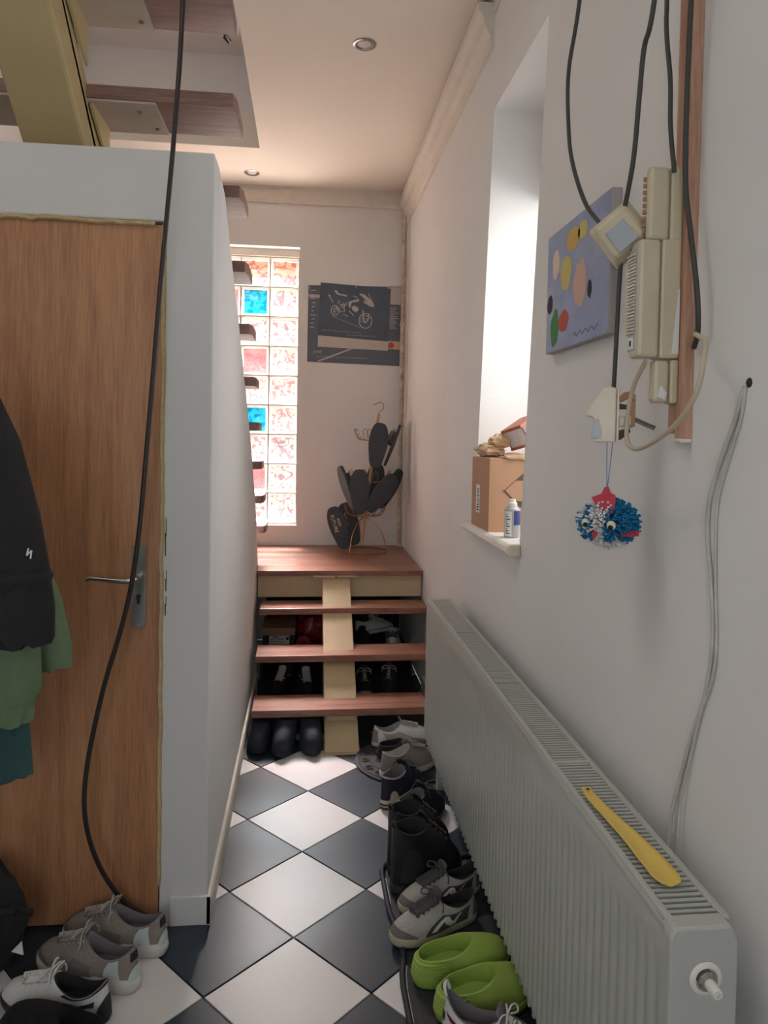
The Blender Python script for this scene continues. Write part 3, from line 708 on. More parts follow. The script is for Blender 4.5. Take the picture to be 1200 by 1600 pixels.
# pine board with devices
pb = empty('pine_board', (0.665, 1.23, 1.42), 'raw pine board fixed upright to the right wall behind the beige boxes', 'board')
MB().box(0.655, 0.676, 1.212, 1.235, 1.425, 3.055).build('board_strip', 'plank', pb, bevel=0.002)
MB().box(0.657, 0.676, 1.238, 1.264, 1.435, 3.055).build('board_strip', 'plank', pb, bevel=0.002)
MB().box(0.652, 0.676, 1.210, 1.232, 1.418, 1.426).build('plaster_dab', 'trimw', pb, bevel=0.003)
# upper junction box
def case(name, x0, x1, y0, y1, z0, z1, label, cat, seam):
    t = empty(name, ((x0 + x1) / 2, (y0 + y1) / 2, z0), label, cat)
    MB().box(seam, x1, y0, y1, z0, z1).build('back_shell', 'beige', t, bevel=0.004)
    MB().box(x0, seam - 0.001, y0 + 0.001, y1 - 0.001, z0 + 0.001, z1 - 0.001).build('front_shell', 'beige', t, bevel=0.007)
    return t
jb = case('junction_box', 0.592, 0.655, 1.226, 1.246, 1.775, 1.905, 'beige plastic junction box on top of the larger chime box', 'junction box', 0.632)
for k in range(9): MB().box(0.590, 0.596, 1.2445, 1.249, 1.79 + k * 0.0115, 1.797 + k * 0.0115).build('screw_ridge', 'kraft', jb)
ch = case('door_chime', 0.578, 0.655, 1.226, 1.268, 1.568, 1.778, 'large beige chime box with slotted grille on the pine board', 'chime', 0.619)
gp = MB().box(0.5765, 0.579, 1.234, 1.266, 1.582, 1.762).build('grille_panel', 'greylab', ch, bevel=0.001)
for k in range(24): MB().box(0.5735, 0.578, 1.240, 1.2705, 1.612 + k * 0.006, 1.6152 + k * 0.006).build('grille_rib', 'beige_lt', ch)
MB().box(0.5755, 0.577, 1.242, 1.262, 1.584, 1.606).build('badge', 'label', ch); MB().box(0.575, 0.5756, 1.249, 1.255, 1.590, 1.600).build('badge_mark', 'ink', ch)
MB().prism([(0.640, 1.576), (0.653, 1.576), (0.653, 1.69), (0.650, 1.69)], 'y', 1.2252, 1.226).build('paint_smear', 'label', ch)
lbx = case('connection_box', 0.610, 0.655, 1.226, 1.252, 1.488, 1.5660, 'small beige box with paint smears beneath the chime', 'junction box', 0.640)
MB().prism([(0.616, 1.500), (0.630, 1.494), (0.634, 1.506), (0.622, 1.520)], 'y', 1.2252, 1.226).build('paint_smear', 'label', lbx)
# hanging motion sensor (dangles by its cables)
def wedge(name, c, Rm, w, h, d, label):
    t = empty(name, tuple(c), label, 'sensor')
    def P(x, y, z): return Vector(c) + Rm @ Vector((x, y, z))
    pb_ = [(-w / 2, -h / 2), (w / 2, -h / 2), (w / 2, h / 2), (-w / 2, h / 2)]
    b = MB().add([P(x, 0, z) for x, z in pb_] + [P(x, d * .35, z) for x, z in pb_], [(3, 2, 1, 0), (4, 5, 6, 7), (0, 1, 5, 4), (1, 2, 6, 5), (2, 3, 7, 6), (3, 0, 4, 7)])
    b.build('back_shell', 'beige', t, bevel=0.005)
    f1 = [(-w / 2, 0, -h / 2), (w / 2, 0, -h / 2), (w / 2, 0, h / 2), (-w / 2, 0, h / 2)]
    f2 = [(-w * .36, -d * .75, -h * .36), (w * .36, -d * .75, -h * .36), (w * .34, -d * .5, h * .38), (-w * .34, -d * .5, h * .38)]
    q = MB().add([P(*p) for p in f1 + f2], [(0, 1, 2, 3), (7, 6, 5, 4), (1, 0, 4, 5), (2, 1, 5, 6), (3, 2, 6, 7), (0, 3, 7, 4)])
    fo = q.build('front_shell', 'beige', t, bevel=0.007); fixnormals(fo)
    ln = [(-w * .24, -d * .76, -h * .36), (w * .24, -d * .76, -h * .36), (w * .22, -d * .60, h * .16), (-w * .22, -d * .60, h * .16)]
    lz = [(a, b_ - 0.006, c_) for a, b_, c_ in ln]
    l_ = MB().add([P(*p) for p in ln + lz], [(0, 1, 2, 3), (7, 6, 5, 4), (1, 0, 4, 5), (2, 1, 5, 6), (3, 2, 6, 7), (0, 3, 7, 4)]).build('lens_window', 'lens', t, bevel=0.002)
    fixnormals(l_)
    return t
R1 = Matrix.Rotation(math.radians(-38), 3, 'Z') @ Matrix.Rotation(math.radians(-36), 3, 'Y') @ Matrix.Rotation(math.radians(8), 3, 'X')
wedge('motion_sensor', (0.575, 1.30, 1.803), R1, 0.088, 0.092, 0.045, 'beige motion sensor with grey lens dangling before the canvas')
# second sensor seen in profile, with its swivel bracket
s2 = empty('motion_sensor', (0.58, 1.35, 1.468), 'beige motion sensor in profile hanging above the pom-pom', 'sensor')
H2 = Vector((0.92, -0.39, 0)).normalized(); D2 = Vector((0.39, 0.92, 0)).normalized(); C2 = Vector((0.58, 1.335, 1.468))
def P2(px, py, d): return C2 + H2 * ((px - 950) * 0.00128) + Vector((0, 0, -(py - 650) * 0.00128)) + D2 * d
def slab(name, pl, d0, d1, m, bev=0.003):
    K = len(pl)
    o = MB().add([P2(x, y, d0) for x, y in pl] + [P2(x, y, d1) for x, y in pl], [tuple(range(K - 1, -1, -1)), tuple(range(K, 2 * K))] + [(i, (i + 1) % K, K + (i + 1) % K, K + i) for i in range(K)]).build(name, m, s2, bevel=bev)
    fixnormals(o); return o
slab('front_shell', [(957, 690), (957, 610), (946, 607), (936, 610), (924, 630), (913, 646), (913, 651), (923, 653), (926, 657), (930, 684), (924, 686), (926, 690)], -0.024, 0.024, 'beige_lt', 0.004)
slab('back_shell', [(957.5, 690), (957.5, 609), (961, 611), (961, 688)], -0.025, 0.025, 'beige_lt', 0.001)
slab('lens_window', [(925, 658), (932, 654), (938, 676), (936, 685), (922, 683)], -0.0246, 0.0246, 'lens', 0.001)
slab('bracket_arm', [(961, 622), (966, 616), (976, 614), (984, 620), (984, 628), (974, 624), (962, 630)], -0.012, 0.014, 'kraft', 0.001)
slab('bracket_arm', [(961, 632), (972, 634), (972, 640), (961, 640)], -0.010, 0.012, 'kraft_pr', 0.001)
slab('bracket_arm', [(961, 672), (976, 668), (978, 674), (964, 686), (961, 686)], -0.012, 0.014, 'kraft_pr', 0.001)
slab('bracket_block', [(961, 652), (978, 650), (978, 664), (961, 667)], -0.012, 0.012, 'beige_lt', 0.002)
slab('bracket_spine', [(977, 622), (984, 622), (984, 666), (977, 668)], -0.006, 0.010, 'kraft', 0.001)
MB().tube([P2(983, 655, 0), P2(998, 662, 0.0), P2(1012, 668, 0.0)], 0.0045, 8).build('swivel_screw', 'chrome', s2)

# pom-pom bird ornament
pm = empty('pompom_ornament', (0.58, 1.335, 1.263), 'blue and white yarn pom-pom chick with red felt comb hanging on thread', 'ornament')
pc = Vector((0.58, 1.335, 1.263)); random.seed(21)
ybl, ywh = MB(), MB()
fwd = Vector((-0.58, -0.81, -0.05)).normalized()      # where the face looks
side = -Vector((0, 0, 1)).cross(fwd).normalized() * -1.0
for k in range(1700):
    zz = random.uniform(-1, 1); a = random.uniform(0, 2 * PI); rr = math.sqrt(1 - zz * zz)
    d = Vector((rr * math.cos(a), rr * math.sin(a), zz))
    L = 0.057 * random.uniform(0.88, 1.06)
    s_ = d.dot(side); f_ = d.dot(fwd)
    white = (f_ > 0.15 and abs(s_ + 0.12) < 0.22 + 0.12 * d.z) or d.z < -0.72 or (s_ < -0.25 and mnoise.noise(d * 3.0) > 0.05)
    tgt = ywh if white else ybl
    t1 = d.orthogonal().normalized(); t1 = (Matrix.Rotation(random.uniform(0, 6.28), 3, d) @ t1)
    w_ = 0.0022; e = d * L; j_ = Vector((random.uniform(-1, 1), random.uniform(-1, 1), random.uniform(-1, 1))) * 0.004
    t2 = d.cross(t1)
    sx = Vector((1.0, 1.0, 0.86))
    def S(p): return pc + Vector((p.x, p.y, p.z * 0.84))
    tgt.add([S(d * 0.028 + t1 * w_), S(d * 0.028 - t1 * .5 * w_ + t2 * w_), S(d * 0.028 - t1 * .5 * w_ - t2 * w_), S(e + j_ + t1 * w_ * 1.2), S(e + j_ - t1 * .6 * w_ + t2 * w_ * 1.2), S(e + j_ - t1 * .6 * w_ - t2 * w_ * 1.2)],
            [(0, 1, 4, 3), (1, 2, 5, 4), (2, 0, 3, 5), (3, 4, 5)])
ybl.build('blue_yarn', 'pom_blue', pm, kind='stuff'); ywh.build('white_yarn', 'pom_white', pm, kind='stuff')
MB().lathe([(0.0, -0.03), (0.02, -0.022), (0.03, 0), (0.02, 0.022), (0.0, 0.03)], pc, 12).build('core', 'pom_blue', pm, smooth=True)
upv = Vector((0, 0, 1))
def felt(name, c, sx_, n_, pts, th=0.003):
    uy = n_.cross(sx_).normalized(); c = Vector(c); K = len(pts)
    vs = [c + sx_ * x + uy * y - n_ * th / 2 for x, y in pts] + [c + sx_ * x + uy * y + n_ * th / 2 for x, y in pts]
    return MB().add(vs, [tuple(range(K - 1, -1, -1)), tuple(range(K, 2 * K))] + [(i, (i + 1) % K, K + (i + 1) % K, K + i) for i in range(K)]).build(name, 'felt_red', pm)
nf_ = (fwd + upv * 0.5).normalized()
fixnormals(felt('felt_comb', pc + fwd * 0.034 + upv * 0.044, side, nf_, [(1.3 * a_, 1.3 * b_) for a_, b_ in [(-0.020, 0.005), (-0.012, 0.009), (-0.006, 0.012), (-0.003, 0.022), (0.003, 0.023), (0.007, 0.014), (0.014, 0.010), (0.015, -0.004), (0.013, -0.018), (0.006, -0.017), (-0.008, -0.010)]]))
fixnormals(felt('felt_beak', pc + fwd * 0.060 - upv * 0.016 - side * 0.012, side, (fwd - upv * 0.2).normalized(), [(-0.005, 0.002), (0.0, 0.010), (0.006, 0.001), (0.0, -0.010)]))
sd2 = (side * 0.95 - fwd * 0.3).normalized()
fixnormals(felt('felt_wing', pc + side * 0.046 + fwd * 0.03 - upv * 0.014, sd2, (upv + fwd * 0.6).normalized(), [(-0.016, -0.004), (0.0, 0.004), (0.018, 0.008), (0.016, -0.002), (0.0, -0.006)], 0.006))
for sx_, dn in ((-0.031, 0.040), (0.018, 0.052)):
    ec = pc + side * sx_ + fwd * (dn + 0.006) + upv * 0.004
    q = fwd.to_track_quat('Z', 'Y').to_matrix()
    ey = MB().lathe([(0.0, 0.0), (0.0085, 0.0), (0.008, 0.003), (0.0055, 0.0055), (0.0, 0.0065)], ec, 16, q).build('googly_eye', 'eye_w', pm, smooth=True)
    MB().lathe([(0.0, 0.005), (0.005, 0.005), (0.004, 0.0075), (0, 0.008)], ec - upv * 0.003, 12, q).build('pupil', 'eye_b', ey, smooth=True)
th_ = MB().tube([(0.574, 1.337, 1.418), pc + upv * 0.058 + fwd * 0.02], 0.0009, 5); th_.build('thread', 'thread', pm)
MB().tube([(0.584, 1.333, 1.418), pc + upv * 0.058 + fwd * 0.02], 0.0009, 5).build('thread', 'thread', pm)

# cables on the right wall
def cable(name, pts, r, m, label, sub=6, n=8):
    return tag(MB().tube(spline(pts, sub), r, n).build(name, m, smooth=True), label, 'cable')
cable('hanging_cable', [(0.59, 1.42, 3.105), (0.58, 1.49, 2.65), (0.57, 1.535, 2.365), (0.57, 1.591, 2.244), (0.57, 1.585, 2.13), (0.57, 1.556, 2.034), (0.572, 1.48, 1.92), (0.574, 1.40, 1.852), (0.574, 1.355, 1.826)], 0.0046, 'cable', 'grey cable looping furthest left into the upper hanging sensor')
cable('hanging_cable', [(0.59, 1.13, 3.105), (0.59, 1.15, 2.5), (0.57, 1.185, 2.16), (0.57, 1.218, 2.10), (0.57, 1.232, 2.02), (0.57, 1.248, 1.92), (0.572, 1.285, 1.842)], 0.0046, 'cable', 'grey cable dropping into the top of the upper hanging sensor')
cable('hanging_cable', [(0.595, 1.27, 3.105), (0.622, 1.252, 2.3), (0.62, 1.240, 2.15), (0.62, 1.220, 2.05), (0.624, 1.222, 1.97), (0.63, 1.215, 1.890)], 0.0042, 'cable', 'grey cable running down into the beige junction box')
cable('hanging_cable', [(0.590, 1.20, 3.105), (0.64, 1.19, 2.4), (0.640, 1.195, 2.16), (0.642, 1.203, 2.0), (0.642, 1.197, 1.862), (0.644, 1.178, 1.77), (0.648, 1.160, 1.671), (0.655, 1.166, 1.61), (0.668, 1.20, 1.585)], 0.0046, 'cable', 'grey cable running down the face of the pine board')
cable('hanging_cable', [(0.578, 1.305, 1.765), (0.58, 1.316, 1.70), (0.58, 1.322, 1.60), (0.583, 1.334, 1.520)], 0.0044, 'cable', 'grey cable linking the upper and lower hanging sensors')
cable('beige_cable', [(0.60, 1.24, 1.563), (0.598, 1.282, 1.52), (0.596, 1.298, 1.466), (0.595, 1.293, 1.418), (0.597, 1.245, 1.407), (0.60, 1.138, 1.443), (0.605, 1.078, 1.495), (0.615, 1.075, 1.55), (0.63, 1.100, 1.58), (0.642, 1.15, 1.60)], 0.0042, 'cable_bg', 'beige cable looping below the chime box around the board')
cable('wall_wire', [(0.672, 1.056, 1.508), (0.672, 1.075, 1.461), (0.672, 1.115, 1.389), (0.672, 1.143, 1.324), (0.672, 1.145, 1.259), (0.672, 1.132, 1.197), (0.672, 1.121, 1.13), (0.672, 1.121, 1.071), (0.672, 1.139, 0.99), (0.672, 1.175, 0.909), (0.671, 1.208, 0.814), (0.665, 1.224, 0.736), (0.66, 1.221, 0.66), (0.655, 1.22, 0.45)], 0.0036, 'cable_wh', 'dirty white wire sagging down the wall, outer left strand')
cable('wall_wire', [(0.673, 1.056, 1.508), (0.673, 1.064, 1.461), (0.673, 1.095, 1.39), (0.673, 1.122, 1.315), (0.673, 1.120, 1.199), (0.673, 1.111, 1.095), (0.672, 1.118, 1.029), (0.672, 1.148, 0.964), (0.671, 1.175, 0.874), (0.668, 1.194, 0.798), (0.663, 1.196, 0.70), (0.658, 1.20, 0.45)], 0.0026, 'cable_wh', 'thin white wire close to the wall, inner right strand')
tag(MB().lathe([(0.0, 0.0), (0.008, 0.0), (0.006, -0.002), (0, -0.003)], (0.6758, 1.050, 1.513), 10, Matrix.Rotation(PI / 2, 3, 'Y')).build('wall_hole', 'ink'), 'dark drilled hole in the right wall where the wires emerge', 'hole')

# main black cable in front of the door, and a short loose end
cable('hanging_cable', [(-0.335, 1.99, 3.12), (-0.343, 2.0, 2.564), (-0.361, 2.0, 2.229), (-0.395, 2.0, 1.806), (-0.42, 2.0, 1.464), (-0.448, 1.995, 1.118), (-0.48, 1.995, 0.928), (-0.538, 2.0, 0.719), (-0.578, 2.0, 0.51), (-0.581, 2.0, 0.369), (-0.548, 2.02, 0.226), (-0.485, 2.05, 0.10), (-0.42, 2.083, 0.03), (-0.385, 2.088, 0.009)], 0.0066, 'cable_bk', 'long black cable hanging in front of the wooden door', 8)
ce = cable('loose_cable_end', [(-0.42, 2.42, 3.10), (-0.36, 2.33, 2.86), (-0.327, 2.30, 2.742), (-0.290, 2.29, 2.68), (-0.262, 2.285, 2.632)], 0.006, 'cable_bk', 'short loose black cable end dangling by the ceiling opening')
MB().tube([(-0.262, 2.285, 2.632), (-0.245, 2.283, 2.605)], 0.003, 6).build('bare_wire', 'chrome', ce)
MB().tube([(-0.266, 2.29, 2.634), (-0.252, 2.29, 2.618)], 0.0075, 6).build('cable_tie', 'cable_bk', ce)

# ------------------------------------------------------------------ calendars on the back wall
Yc = YB - 0.001
def panel(mb, poly, y0, y1): return mb.prism(poly, 'y', y0, y1)
def strip(mb, pts, w, y0, y1):
    """thin flat printed stroke along pts (x,z)"""
    for a, b in zip(pts[:-1], pts[1:]):
        d = Vector((b[0] - a[0], b[1] - a[1])); 
        if d.length < 1e-6: continue
        n_ = Vector((-d.y, d.x)).normalized() * (w / 2)
        mb.prism([(a[0] - n_.x, a[1] - n_.y), (b[0] - n_.x, b[1] - n_.y), (b[0] + n_.x, b[1] + n_.y), (a[0] + n_.x, a[1] + n_.y)], 'y', y0, y1)
c1 = empty('wall_calendar', (0.32, Yc, 1.93), 'larger grey wall calendar hanging behind the motorcycle calendar', 'calendar')
MB().prism([(-0.005, 1.932), (0.637, 1.918), (0.642, 2.468), (-0.003, 2.455)], 'y', Yc - 0.004, Yc).build('sheet', 'cal', c1)
y0, y1 = Yc - 0.0048, Yc - 0.004
MB().prism([(0.545, 2.345), (0.640, 2.343), (0.641, 2.466), (0.545, 2.464)], 'y', y0, y1).build('white_header', 'calwh', c1)
MB().prism([(0.545, 2.035), (0.639, 2.031), (0.639, 2.088), (0.545, 2.09)], 'y', y0, y1).build('peach_band', 'calpeach', c1)
o = MB().prism([(0.575 + 0.022 * math.cos(2 * PI * k / 18), 2.060 + 0.022 * math.sin(2 * PI * k / 18)) for k in range(18)], 'y', y0 - 0.0005, y0).build('round_emblem', 'p_red', c1); fixnormals(o)
s_ = MB()
strip(s_, [(0.07, 1.936), (0.30, 2.028), (0.33, 2.045)], 0.010, y0, y1); s_.build('diagonal_streak', 'calline', c1)
s_ = MB(); random.seed(9)
for k in range(13): strip(s_, [(0.563, 2.32 - k * 0.012), (0.563 + random.uniform(0.03, 0.065), 2.32 - k * 0.012)], 0.004, y0, y1)
for k in range(10): strip(s_, [(0.005 + random.uniform(0, .02), 2.42 - k * 0.028), (0.03 + random.uniform(0, .03), 2.42 - k * 0.028)], 0.006, y0, y1)
s_.build('fine_print', 'calline', c1, kind='stuff')
strip_ = MB(); strip(strip_, [(0.001, 2.383), (0.075, 2.381)], 0.022, y0, y1); strip_.build('title_strip', 'calline', c1)
for k in range(12):
    a = (0.555 + k * 0.0074, Yc - 0.005, 2.468)
    MB().tube([(a[0], a[1], a[2] - 0.006), (a[0], a[1] - 0.004, a[2]), (a[0], a[1], a[2] + 0.005), (a[0], a[1] + 0.003, a[2])], 0.0012, 4).build('wire_binding', 'chrome', c1)
fx = lambda x, y, z: frame((x, y, z), (1, 0, -0.02), (0, 0, 1), (0, -1, 0))
text('month_lettering', 'JUNE', 0.026, 'calline', c1, fx(0.065, y0, 2.000))
text('date_row', '1 2 3 4 5 6  7 8 9 10 11 12 13  14 15 16 17 18 19 20  21 22 23 24 25 26 27  28 29 30', 0.0135, 'calline', c1, fx(0.29, y0, 1.965))
c2 = empty('wall_calendar', (0.32, Yc, 2.03), 'dark calendar with a motorcycle picture pinned on the back wall', 'calendar')
MB().prism([(0.067, 2.034), (0.553, 2.020), (0.567, 2.452), (0.080, 2.476)], 'y', Yc - 0.008, Yc - 0.0052).build('sheet', 'cal2', c2)
y0, y1 = Yc - 0.0088, Yc - 0.008
MB().prism([(0.066, 2.035), (0.553, 2.021), (0.555, 2.085), (0.068, 2.113)], 'y', y0, y1).build('white_band', 'calwh', c2)
mo = MB()
def ell(cx, cz, rx, rz, a0=0, a1=360, n=20): return [(cx + rx * math.cos(math.radians(a0 + (a1 - a0) * k / n)), cz + rz * math.sin(math.radians(a0 + (a1 - a0) * k / n))) for k in range(n + 1)]
Zc = lambda y: 2.476 - (y - 88) * 0.000585 * 1.0           # y in sheet drawing units
Xc = lambda x: 0.080 + (x - 215) * 0.000632
def MS(pts, w=0.004): strip(mo, [(Xc(x), Zc(y)) for x, y in pts], w, y0, y1)
def E_(cx, cy, rx, ry, a0=0, a1=360, w=0.004): strip(mo, ell(Xc(cx), Zc(cy), rx * 0.000632, ry * 0.000585, a0, a1), w, y0, y1)
E_(710, 520, 70, 88, w=0.006); E_(710, 520, 48, 62, 20, 200); E_(375, 410, 42, 60, w=0.006); E_(385, 410, 26, 40, 60, 260)
MS([(680, 395), (690, 500), (710, 545)], 0.008); MS([(745, 430), (735, 520)], 0.007); MS([(645, 205), (720, 260), (800, 345)], 0.012); MS([(735, 200), (775, 270), (800, 330)], 0.004)
MS([(690, 290), (760, 335), (795, 345)], 0.016); MS([(370, 175), (400, 215), (505, 235)], 0.010); MS([(305, 235), (340, 290), (350, 320)], 0.006); MS([(520, 320), (560, 300), (635, 275)], 0.014)
MS([(525, 335), (540, 370)], 0.010); MS([(560, 360), (600, 415), (630, 385), (580, 350)], 0.012); MS([(470, 310), (480, 420)], 0.005); MS([(500, 310), (465, 380), (440, 330)], 0.005); MS([(390, 370), (430, 430), (520, 475)], 0.006); MS([(530, 405), (580, 465)], 0.005); MS([(570, 230), (620, 250)], 0.005); MS([(400, 290), (430, 310), (400, 330)], 0.004)
def MF(pts):
    mo.prism([(Xc(x), Zc(y)) for x, y in pts], 'y', y0 - 0.0010, y0 - 0.0004)
MF([(650, 210), (690, 205), (770, 275), (805, 350), (780, 350), (720, 290)]); MF([(368, 172), (395, 178), (415, 210), (500, 228), (498, 238), (410, 228)])
MF([(520, 322), (560, 292), (640, 272), (632, 296), (560, 312), (545, 352), (528, 348)]); MF([(575, 352), (628, 382), (612, 425), (560, 395)]); MF([(695, 290), (760, 318), (790, 345), (740, 340)])
MS([(385, 375), (415, 425), (470, 450)], 0.005); MS([(300, 232), (325, 240)], 0.008); MS([(430, 345), (470, 335), (500, 345)], 0.006); MS([(350, 480), (660, 605)], 0.002)
E_(710, 520, 20, 26); E_(375, 410, 12, 18); E_(455, 385, 28, 36, 100, 330, 0.003)
mo.build('motorcycle_print', 'calwh', c2, kind='stuff')
text('date_row', '1 2 3 4 5 6 7 8 9 10 11 12 13 14 15 16 17 18 19 20', 0.0135, 'calline', c2, frame((0.40, y0, 2.118), (1, 0, -0.035), (0, 0, 1), (0, -1, 0)))
s_ = MB()
for k in range(13): strip(s_, [(0.095 + k * 0.021, 2.150 - k * 0.0008), (0.104 + k * 0.021, 2.150 - k * 0.0008)], 0.004, y0, y1)
s_.build('fine_print', 'calline', c2, kind='stuff')
MB().lathe([(0.0, 0.0), (0.009, 0.0), (0.006, 0.004), (0.003, 0.009), (0.006, 0.012), (0.0, 0.014)], (0.322, Yc - 0.008, 2.456), 12, Ry).build('push_pin', 'chrome', c2, smooth=True)

# ------------------------------------------------------------------ footwear
def shoe(name, L=0.285, Wd=0.102, sole=0.028, toe=0.052, hh=0.085, sh=0.062, fh=0.092, of=0.50, cw=0.030, mats=None, tongue=True, laces=5, patches=(), bow=True, heel_tab=False, stripe=None, ridges=0, flare=1.0, chunky=0.0, pull=None):
    """builds one shoe at the origin, toe towards +Y; returns its Empty with all parts"""
    mt = dict(upper='leather_wh', sole='sole_wh', lining='lin_gy', lace='lace_wh', tongue='leather_wh'); mt.update(mats or {})
    root = bpy.data.objects.new(name, None); COL.objects.link(root); root.empty_display_size = 0.05
    NU = 40
    def wid(t): # half width along the length, t 0 heel .. 1 toe
        a = [(0, .74), (.15, .76), (.35, .76), (.55, .93), (.70, 1.0), (.85, .96), (1, .86)]
        for (t0, w0), (t1, w1) in zip(a[:-1], a[1:]):
            if t <= t1: return (w0 + (w1 - w0) * (t - t0) / (t1 - t0)) * Wd / 2
        return .86 * Wd / 2
    def O(u, k=1.0):
        y = L / 2 * math.cos(u); t = y / L + .5; sn = math.sin(u)
        x = wid(t) * math.copysign(abs(sn) ** 0.72, sn) if abs(sn) > 1e-6 else 0.0
        return Vector((x * k + 0.006 * math.sin(t * 3.0), y * (1 + (k - 1) * .5), 0))
    y0 = -L / 2 + 0.010; y1 = -L / 2 + of * L
    def C(u):
        cu = math.cos(u); sn = math.sin(u)
        y = (y0 + y1) / 2 + (y1 - y0) / 2 * cu
        z = sh + (hh - sh) * max(0, -cu) ** 2.2 + (fh - sh) * max(0, cu) ** 1.6
        return Vector((cw * math.copysign(abs(sn) ** 0.85, sn) if abs(sn) > 1e-6 else 0.0, y, z))
    def toe_lift(y): t = y / L + .5; return 0.010 * max(0, (t - .72) / .28) ** 2
    def S(u, v):
        o = O(u, flare); c = C(u); cu = math.cos(u); f = max(0, cu); b = max(0, -cu)
        p0 = o + Vector((0, 0, sole * .75 + toe_lift(o.y)))
        h1 = (toe * 1.15) * f + (sh * .62) * (1 - f) * (1 - b) + (hh * .55) * b
        p1 = o * 1.0 + Vector((0, 0, max(h1, sole + .01) + toe_lift(o.y) * .6))
        p1.x *= 1.02
        p2 = c + (o - c) * (0.30 * f + 0.16) ; p2.z = c.z - (c.z - toe) * (0.42 * f) - (1 - f) * (c.z - sole) * .30
        a = (1 - v)
        return p0 * a ** 3 + p1 * (3 * a * a * v) + p2 * (3 * a * v * v) + c * v ** 3
    def Nrm(u, v):
        e = 0.02; d1 = S(u + e, v) - S(u - e, v); d2 = S(u, min(1, v + e)) - S(u, max(0, v - e)); n = d1.cross(d2)
        n = n.normalized() if n.length > 1e-12 else Vector((0, 0, 1))
        ctr = Vector((0, S(u, v).y * .8, .03))
        return n if n.dot(S(u, v) - ctr) > 0 else -n
    NV = 12
    MB().grid(lambda i, j: S(2 * PI * i / NU, j / (NV - 1)), NU, NV, cu=True).build('upper', mt['upper'], root, smooth=70, world=False)
    # lining and insole
    def Li(i, j):
        u = 2 * PI * i / NU; c = C(u); m = Vector((0, (y0 + y1) / 2, 0))
        if j == 0: return c
        if j == 1: return Vector((c.x * .90, m.y + (c.y - m.y) * .96, c.z + .0015))
        if j == 2: return Vector((c.x * .84, m.y + (c.y - m.y) * .92, c.z - .006))
        if j == 3: return Vector((c.x * .98, m.y + (c.y - m.y) * .97, sole + .012))
        return Vector((0, m.y + (c.y - m.y) * .3, sole + .008))
    MB().grid(Li, NU, 5, cu=True).build('lining', mt['lining'], root, smooth=70, world=False)
    # sole
    pr_ = [(.93, 0.0), (.98, .002), (1.03 + chunky, sole * .35), (1.045 + chunky, sole * .6), (1.03, sole * .95), (.98, sole)]
    sb = MB()
    def So(i, j):
        k, z = pr_[j]; o = O(2 * PI * i / NU, k * flare); lift = toe_lift(o.y)
        return Vector((o.x, o.y, z + lift * 1.0))
    sb.grid(So, NU, len(pr_), cu=True)
    sb.f.append(tuple(range(NU - 1, -1, -1)))
    so = sb.build('sole', mt['sole'], root, smooth=50, world=False)
    if stripe:
        MB().grid(lambda i, j: So(i, 3) * 1.0 + Vector((O(2 * PI * i / NU).x * .012, O(2 * PI * i / NU).y * .008, (-.002, .002)[j])), NU, 2, cu=True).build('sole_stripe', stripe, so, world=False)
    # patches laid on the upper: (name, material, polygon in (u, v), offset)
    for pk, (nm, m_, u0, u1, v0, v1, shp) in enumerate(patches):
        nu, nv = max(3, int(abs(u1 - u0) / .10) + 2), max(3, int(abs(v1 - v0) / .10) + 2)
        def Pf(i, j):
            s_, r_ = i / (nu - 1), j / (nv - 1)
            uu = u0 + (u1 - u0) * s_; vv = v0 + (v1 - v0) * r_
            if shp == 'taper': vv = v0 + (v1 - v0) * r_ * (1 - .75 * s_)
            if shp == 'diag': vv = v1 - (v1 - v0) * (s_ * .62 + .38 * (1 - r_))
            if shp == 'slant': uu += 0.25 * (r_ - .5)
            if shp == 'round': vv = v0 + (v1 - v0) * r_ * math.sqrt(max(0.02, 1 - (2 * s_ - 1) ** 2))
            return S(uu, vv) + Nrm(uu, vv) * (0.0012 + 0.0003 * pk)
        MB().grid(Pf, nu, nv).build(nm, m_, root, smooth=60, world=False)
    if tongue:
        def Tg(i, j):
            s_ = -1 + 2 * i / 6; r_ = j / 8
            if r_ < .6:
                v = .62 + .38 * r_ / .6; p = S(0, v) + Vector((0, 0, .003))
            else:
                p = C(0) + Vector((0, -0.012 * (r_ - .6) / .4, .003 + 0.022 * (r_ - .6) / .4))
            return p + Vector((s_ * .021, 0, -.007 * s_ * s_))
        MB().grid(Tg, 7, 9).build('tongue', mt['tongue'], root, smooth=60, world=False, solid=0.004)
    if laces:
        for k in range(laces):
            v = .58 + .36 * k / max(1, laces - 1); du = .50 + .10 * k / laces
            A, B = S(du, v), S(-du, v); mid = (A + B) / 2; top = S(0, v)
            pts = spline([A + Vector((0, 0, .001)), (A + top) / 2 + Vector((0, 0, .005)), top + Vector((0, 0.002 * (-1) ** k, .009)), (B + top) / 2 + Vector((0, 0, .005)), B + Vector((0, 0, .001))], 4)
            MB().tube(pts, 0.0028, 6).build('lace', mt['lace'], root, smooth=True, world=False)
        for sg in (1, -1):
            e = C(0) + Vector((0, 0.016, .006)); 
            for k in range(laces - 1):
                v = .58 + .36 * k / max(1, laces - 1); v2 = .58 + .36 * (k + 1) / max(1, laces - 1)
                A = S(sg * .5, v); B = S(-sg * .55, v2); m_ = (S(0, (v + v2) / 2)) + Vector((0, 0, .010))
                MB().tube(spline([A, m_, B], 5), 0.0022, 5).build('lace', mt['lace'], root, smooth=True, world=False)
